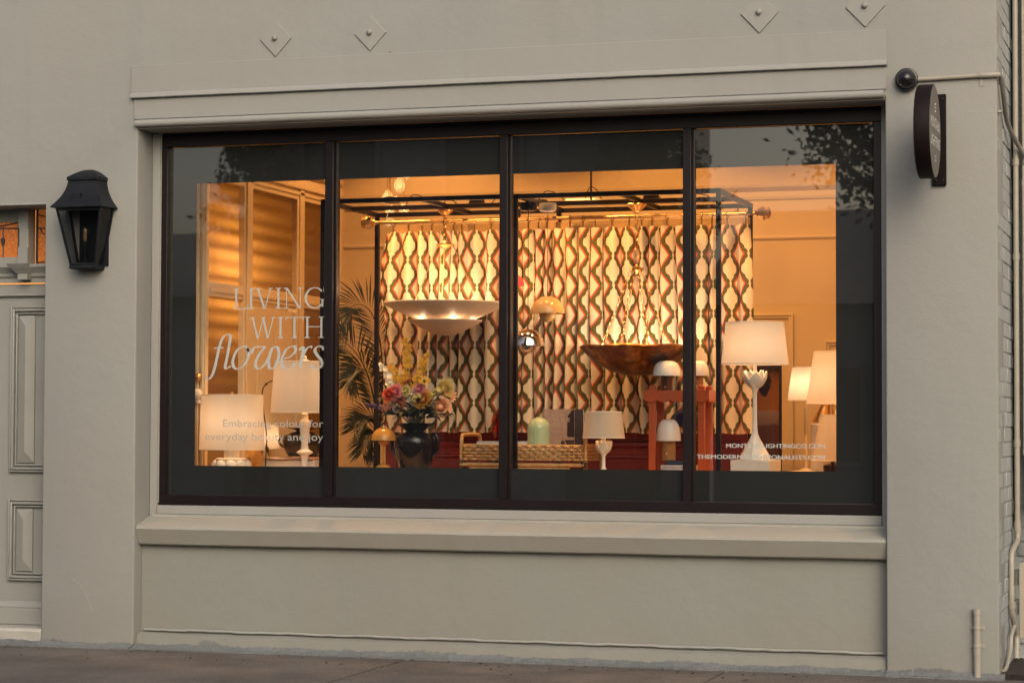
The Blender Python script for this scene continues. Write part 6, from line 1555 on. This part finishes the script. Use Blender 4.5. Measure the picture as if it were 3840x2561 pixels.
def scallop(p0, p1, n, nm='scalloped_apron'):
    p0, p1 = Vector(p0), Vector(p1); d = p1 - p0; nrm = Vector((-d.y, d.x, 0)).normalized()*0.006; poly = [(0, S(1560, 896, Y).z)]
    pts = []
    for k in range(n):
        for j in range(7): pts.append(((k + j/6)/n, zap - 0.016*math.sin(math.pi*j/6)))
    ring = [(0, S(1560, 896, Y).z)] + pts + [(1, S(1560, 896, Y).z)]
    a = [p0 + d*u_ + Vector((0, 0, z - p0.z)) - nrm for u_, z in ring]; b_ = [p0 + d*u_ + Vector((0, 0, z - p0.z)) + nrm for u_, z in ring]
    MB().loft([a, b_]).build(nm, 'orange', st)
ya_, yb_ = Y - 0.020, Yb2 + 0.020
scallop((xl_ - 0.045, ya_, 0), (xr_ + 0.045, ya_, 0), 5); scallop((xl_ - 0.045, yb_, 0), (xr_ + 0.045, yb_, 0), 5); scallop((xl_ - 0.045, ya_, 0), (xl_ - 0.045, yb_, 0), 3); scallop((xr_ + 0.045, ya_, 0), (xr_ + 0.045, yb_, 0), 3)
MB().box(xl_ - 0.03, xr_ + 0.035, Y - 0.02, Yb2 + 0.02, ZB + 0.001, ZB + 0.0135).build('lower_shelf', 'orange', st, bevel=0.002)
def mushroom(label, cx, yt, yr, hw, yb, sw_, Y, zfoot, mat):
    t = thing('mushroom_lamp', label, 'table lamp', (S(cx, yb, Y).x, Y, zfoot), 'white mushroom lamps on the side table')
    H = yr - yt; pts = [(hw, yr)] + [(hw*(math.cos(a)**0.55), yr - H*math.sin(a)) for a in [R_(x) for x in (8, 18, 30, 44, 58, 70, 80, 87)]]
    ctr, q = prof(cx, pts, Y); MB().lathe(ctr, shell(q, 0.003), 40, False).build('shade', 'white_enamel', t, smooth=60)
    r = sw_*mpp(cx, yb, Y); MB().lathe(ctr, [(r, zfoot + 0.001), (r, zfoot + 0.004), (r*0.97, S(cx, yr - 0.5*H, Y).z)], 28).build('column', mat, t, smooth=40)
    MB().ball((ctr[0] - r*0.05, Y - r - 0.001, zfoot + 0.35*(S(cx, yr, Y).z - zfoot)), 0.005, 8, 6).build('switch', 'brass', t)
mushroom('white mushroom lamp with dark brown column on top of the side table, nearest', 1531, 828, 863, 32.5, 897, 13.5, Y + 0.07, ztop_t, 'brown_resin')
mushroom('white mushroom lamp with tan column at the back of the side table top', 1603, 828, 863, 25.5, 897, 12, Y + 0.155, ztop_t, 'tan_resin')
# books and a lamp under the table
zz = ZB + 0.0145; x0_, x1_ = S(1510, 1070, Y).x + 0.012, S(1590, 1070, Y).x + 0.012
zA_ = S(1545, 1078.5, Y - 0.01).z; zB_ = S(1545, 1066.5, Y - 0.01).z; hbk = S(1545, 1067, Y).z - S(1545, 1078, Y).z
k = 0
while zz + hbk < zB_ + 0.012 and k < 5:
    b = slab_book('book', ('lowest', 'second lowest', 'third', 'fourth', 'fifth')[k] + ' white spined book of the stack under the side table', x0_, x1_, Y + 0.03, Y + 0.19, zz, zz + hbk, 'bookwhite', group='white books stacked under the side table')
    serif_line('LIVING WITH FLOWERS', b, x0_ + 0.006, x0_ + (x1_ - x0_)*0.74, zz + hbk*0.28, zz + hbk*0.70, Y + 0.0288, 'ink'); text('Aerin Lauder', b, 'ink', x0_ + (x1_ - x0_)*0.79, x1_ - 0.006, zz + hbk*0.32, Y + 0.0288, hbk*0.36)
    zz += hbk + 0.0008; k += 1
xn0, xn1 = S(1521, 1060, Y).x + 0.012, S(1578, 1060, Y).x + 0.012
slab_book('book', 'navy cloth book on top of the white books under the side table', xn0, xn1, Y + 0.04, Y + 0.18, zz, zz + 0.026, 'booknavy')
zz += 0.0268
mushroom('white mushroom lamp under the side table on the navy book', 1535, 962, 1012, 28.5, 1056, 17, Y + 0.10, zz, 'tan_resin')
# navy dome lamp behind
Y3 = 1.22
t = thing('navy_dome_lamp', 'glossy navy blue dome lamp behind the side table', 'table lamp', (S(1580, 1000, Y3).x, Y3, ZB))
pts = [(40*math.cos(a), 980 - 42*math.sin(a)) for a in [R_(x) for x in (0, 10, 24, 40, 56, 72, 86)]]
ctr, q = prof(1574, pts, Y3); MB().lathe(ctr, shell(q, 0.003), 36, False).build('dome', 'navy', t, smooth=60)
c = S(1588, 972, Y3 - 0.12); MB().ball((c.x, Y3 - 0.12, c.z), 21*mpp(1588, 972, Y3), 24, 14).build('globe', 'navy', t, smooth=60)
MB().tube([(ctr[0], Y3, q[0][1]), (ctr[0], Y3, ZB + 0.02)], 0.012, 10).build('stem', 'navy', t); MB().lathe(ctr, [(0.09, ZB + 0.001), (0.085, ZB + 0.012), (0.02, ZB + 0.03)], 28).build('base', 'navy', t, smooth=50)
MB().tube([(ctr[0], Y3, q[0][1] + 0.02), (c.x, Y3 - 0.12, c.z)], 0.010, 8).build('arm', 'navy', t)

# ---- big lotus lamp on its plinth
Y = 0.62
xq0, xq1 = S(1677, 1070, Y - .12).x, S(1766, 1070, Y - .12).x
zpl = S(1720, 1056, Y - .05).z
pl_ = thing('white_plinth', 'white display plinth under the big lotus lamp', 'plinth', ((xq0 + xq1)/2, Y, ZB))
MB().box(xq0, xq1, Y - 0.12, Y + 0.26, ZB + 0.001, zpl).build('block', 'plinth', pl_, bevel=0.003)
t = thing('lotus_table_lamp', 'large lit lotus table lamp with cream shade standing on the white plinth', 'table lamp', (S(1733, 1054, Y).x, Y, zpl))
ctr, p = drum_shade(t, 1733, (66.5, 741), (77.5, 836), Y)
lotus(t, ctr, S(1733, 893, Y).z, 27.5*mpp(1733, 870, Y), S(1733, 852, Y).z - S(1733, 893, Y).z)
_, q = prof(1733, [(35, 1054), (35, 1047), (24, 1028), (13, 1009), (8, 997), (6, 986), (5, 960), (4.8, 905), (6, 897), (9, 892), (4.5, 860), (4.5, 838), (4, 828)], Y)
q[0] = (q[0][0], zpl + 0.001); MB().lathe(ctr, q[:2], 8).build('foot', 'plaster', t); MB().lathe(ctr, q[1:5], 8).build('base', 'plaster', t); MB().lathe(ctr, q[4:], 20).build('stem', 'plaster', t, smooth=60)
MB().tube(smoothpath([(ctr[0] + 0.10, Y, zpl + 0.004), (ctr[0] + 0.14, Y, zpl + 0.012), (ctr[0] + 0.18, Y, zpl + 0.003)], 5), 0.0025, 6).build('flex', 'plaster', t)
lamp('lamp_bulb', (ctr[0], Y - 0.02, S(1733, 800, Y).z), 1.55, t, 0.04, SOFT)

# ---- artwork and lamps on the right
Y = 2.35
ax0, ax1 = S(1700, 900, Y).x, S(1793, 900, Y).x
zt_a = S(1760, 790, Y).z
a_ = thing('leaning_canvas', 'dark abstract canvas with ochre shape leaning at the back right', 'painting', ((ax0+ax1)/2, Y, 0.02))
o = MB().box(ax0, ax1, Y, Y + 0.035, 0.60, zt_a).build('canvas', 'canvas_side', a_)
o = MB().box(ax0 + 0.004, ax1 - 0.014, Y - 0.002, Y - 0.0005, 0.605, zt_a - 0.006); 
for v in o.v: v.z -= 0
o.build('painted_face', 'art', a_)
for x in (ax0 + 0.05, ax1 - 0.07): MB().box(x, x + 0.02, Y, Y + 0.03, 0.021, 0.5995).build('easel_leg', 'canvas_side', a_)

rb2 = thing('lamp_shelf', 'pale shelf at the right holding the unlit lamps', 'shelf', (-2.0, 1.7, 0.02))
zsh = S(1850, 1081, 1.6).z
MB().box(S(1796, 1081, 1.4).x + 0.02, -1.61, 1.42, 2.28, zsh - 0.03, zsh).build('shelf_top', 'cream_int', rb2, bevel=0.003)
for x in (S(1796, 1081, 1.4).x + 0.05, -1.70): MB().box(x, x + 0.04, 1.46, 2.24, 0.02, zsh - 0.031).build('shelf_side', 'cream_int', rb2)
Y = 1.62
t = thing('table_lamp', 'lit tapered linen lamp at the right film edge, upper front shade', 'table lamp', (S(1926, 1080, Y).x, Y, zsh))
ctr, p = drum_shade(t, 1926, (57, 808), (74.5, 927), Y)
_, q = prof(1926, [(14, 1080), (20, 1060), (24, 1020), (18, 985), (10, 955), (6, 935)], Y); q[0] = (q[0][0], zsh + 0.001); MB().lathe(ctr, q, 24).build('base', 'plaster', t, smooth=60)
MB().tube(smoothpath([S(1912, 927, Y), S(1913, 940, Y), S(1922, 946, Y), S(1930, 940, Y)], 5), 0.005, 6).build('arm', 'brass', t)
lamp('lamp_bulb', (ctr[0] - 0.03, Y, S(1926, 880, Y).z), 1.58, t, 0.03, SOFT)
Y = 2.05
t = thing('table_lamp', 'glowing small shade lamp behind the right front lamp', 'table lamp', (S(1850, 1080, Y).x, Y, zsh))
ctr, p = drum_shade(t, 1850, (31, 843), (42, 919), Y)
_, q = prof(1850, [(15, 1081), (15, 1078), (4, 1074), (4, 920), (3, 900)], Y); q[0] = (q[0][0], zsh + 0.001); MB().lathe(ctr, q, 20).build('base', 'cream_int', t, smooth=60)
lamp('lamp_bulb', (ctr[0], Y, S(1850, 885, Y).z), 1.58, t, 0.03, SOFT)
Y = 1.55
t = thing('table_lamp', 'unlit tapered grey linen shade lamp at the lower right film edge', 'table lamp', (S(1920, 1080, Y).x - 0.0, Y - 0.1, zsh))
ctr, p = drum_shade(t, 1912, (27, 953), (49, 1057), Y - 0.05)
_, q = prof(1912, [(22, 1079), (22, 1068), (5, 1062), (4, 1050)], Y - 0.05); q[0] = (q[0][0], zsh + 0.001); MB().lathe(ctr, q, 20).build('base', 'darkpot', t, smooth=60)
t = thing('marble_block', 'pale stone block lamp foot left of the grey shade', 'block', (S(1888, 1080, 1.75).x, 1.75, zsh))
MB().lathe((S(1888, 1080, 1.75).x, 1.75), [(0.075, zsh + 0.001), (0.075, S(1888, 975, 1.75).z), (0.07, S(1888, 973, 1.75).z)], 24).build('column', 'plaster', t, smooth=40)
Y = 1.85
t = thing('brass_cone_lamp', 'brass cone shaded lamp behind the right front lamp', 'table lamp', (S(1896, 1080, Y).x, Y, zsh))
ax_a, ax_b = S(1884, 972, Y), S(1898, 915, Y); d = (ax_b - ax_a).normalized(); u = d.orthogonal().normalized(); w = d.cross(u); mb = MB(); rings = []
for q, r in ((0, 0.058), (1, 0.022)): c = ax_a.lerp(ax_b, q); rings.append([c + (u*math.cos(2*math.pi*i/28) + w*math.sin(2*math.pi*i/28))*r for i in range(28)])
mb.loft(rings, False, True).build('cone_shade', 'brass', t, smooth=40)
MB().tube(smoothpath([ax_b, S(1905, 905, Y), S(1912, 930, Y), S(1912, 1000, Y), (S(1912, 1080, Y).x, Y, zsh + 0.012)], 6), 0.008, 8).build('stem', 'brass', t, smooth=60)
MB().lathe((S(1912, 1080, Y).x, Y), [(0.07, zsh + 0.001), (0.07, zsh + 0.012)], 24).build('base', 'brass', t)

# ---- grit and dry leaf scraps along the foot of the wall
rg2 = random.Random(21); mb = MB()
for k in range(60):
    x = rg2.uniform(-7.4, -1.2); y = -0.09 - abs(rg2.gauss(0, 0.22)); r = rg2.uniform(0.002, 0.006); a = rg2.uniform(0, 6.28)
    mb.ball((x, y, r*0.4), r, 6, 4, (1 + rg2.random(), 1, 0.6))
for k in range(14):
    x = rg2.uniform(-7.3, -1.3); y = -0.10 - abs(rg2.gauss(0, 0.35)); L = rg2.uniform(0.012, 0.030); a = rg2.uniform(0, 6.28); u = Vector((math.cos(a), math.sin(a), 0)); w = Vector((-math.sin(a), math.cos(a), 0))*0.35
    c = Vector((x, y, 0.004)); mb.add([c - u*L, c + w*L + Vector((0, 0, 0.006)), c + u*L + Vector((0, 0, 0.004)), c - w*L + Vector((0, 0, 0.002))], [(0, 1, 2, 3)])
gl_ = mb.build('grit', 'dirt'); gl_['kind'] = 'stuff'; gl_['label'] = 'scattered grit and dry leaf scraps along the foot of the wall'; gl_['category'] = 'litter'
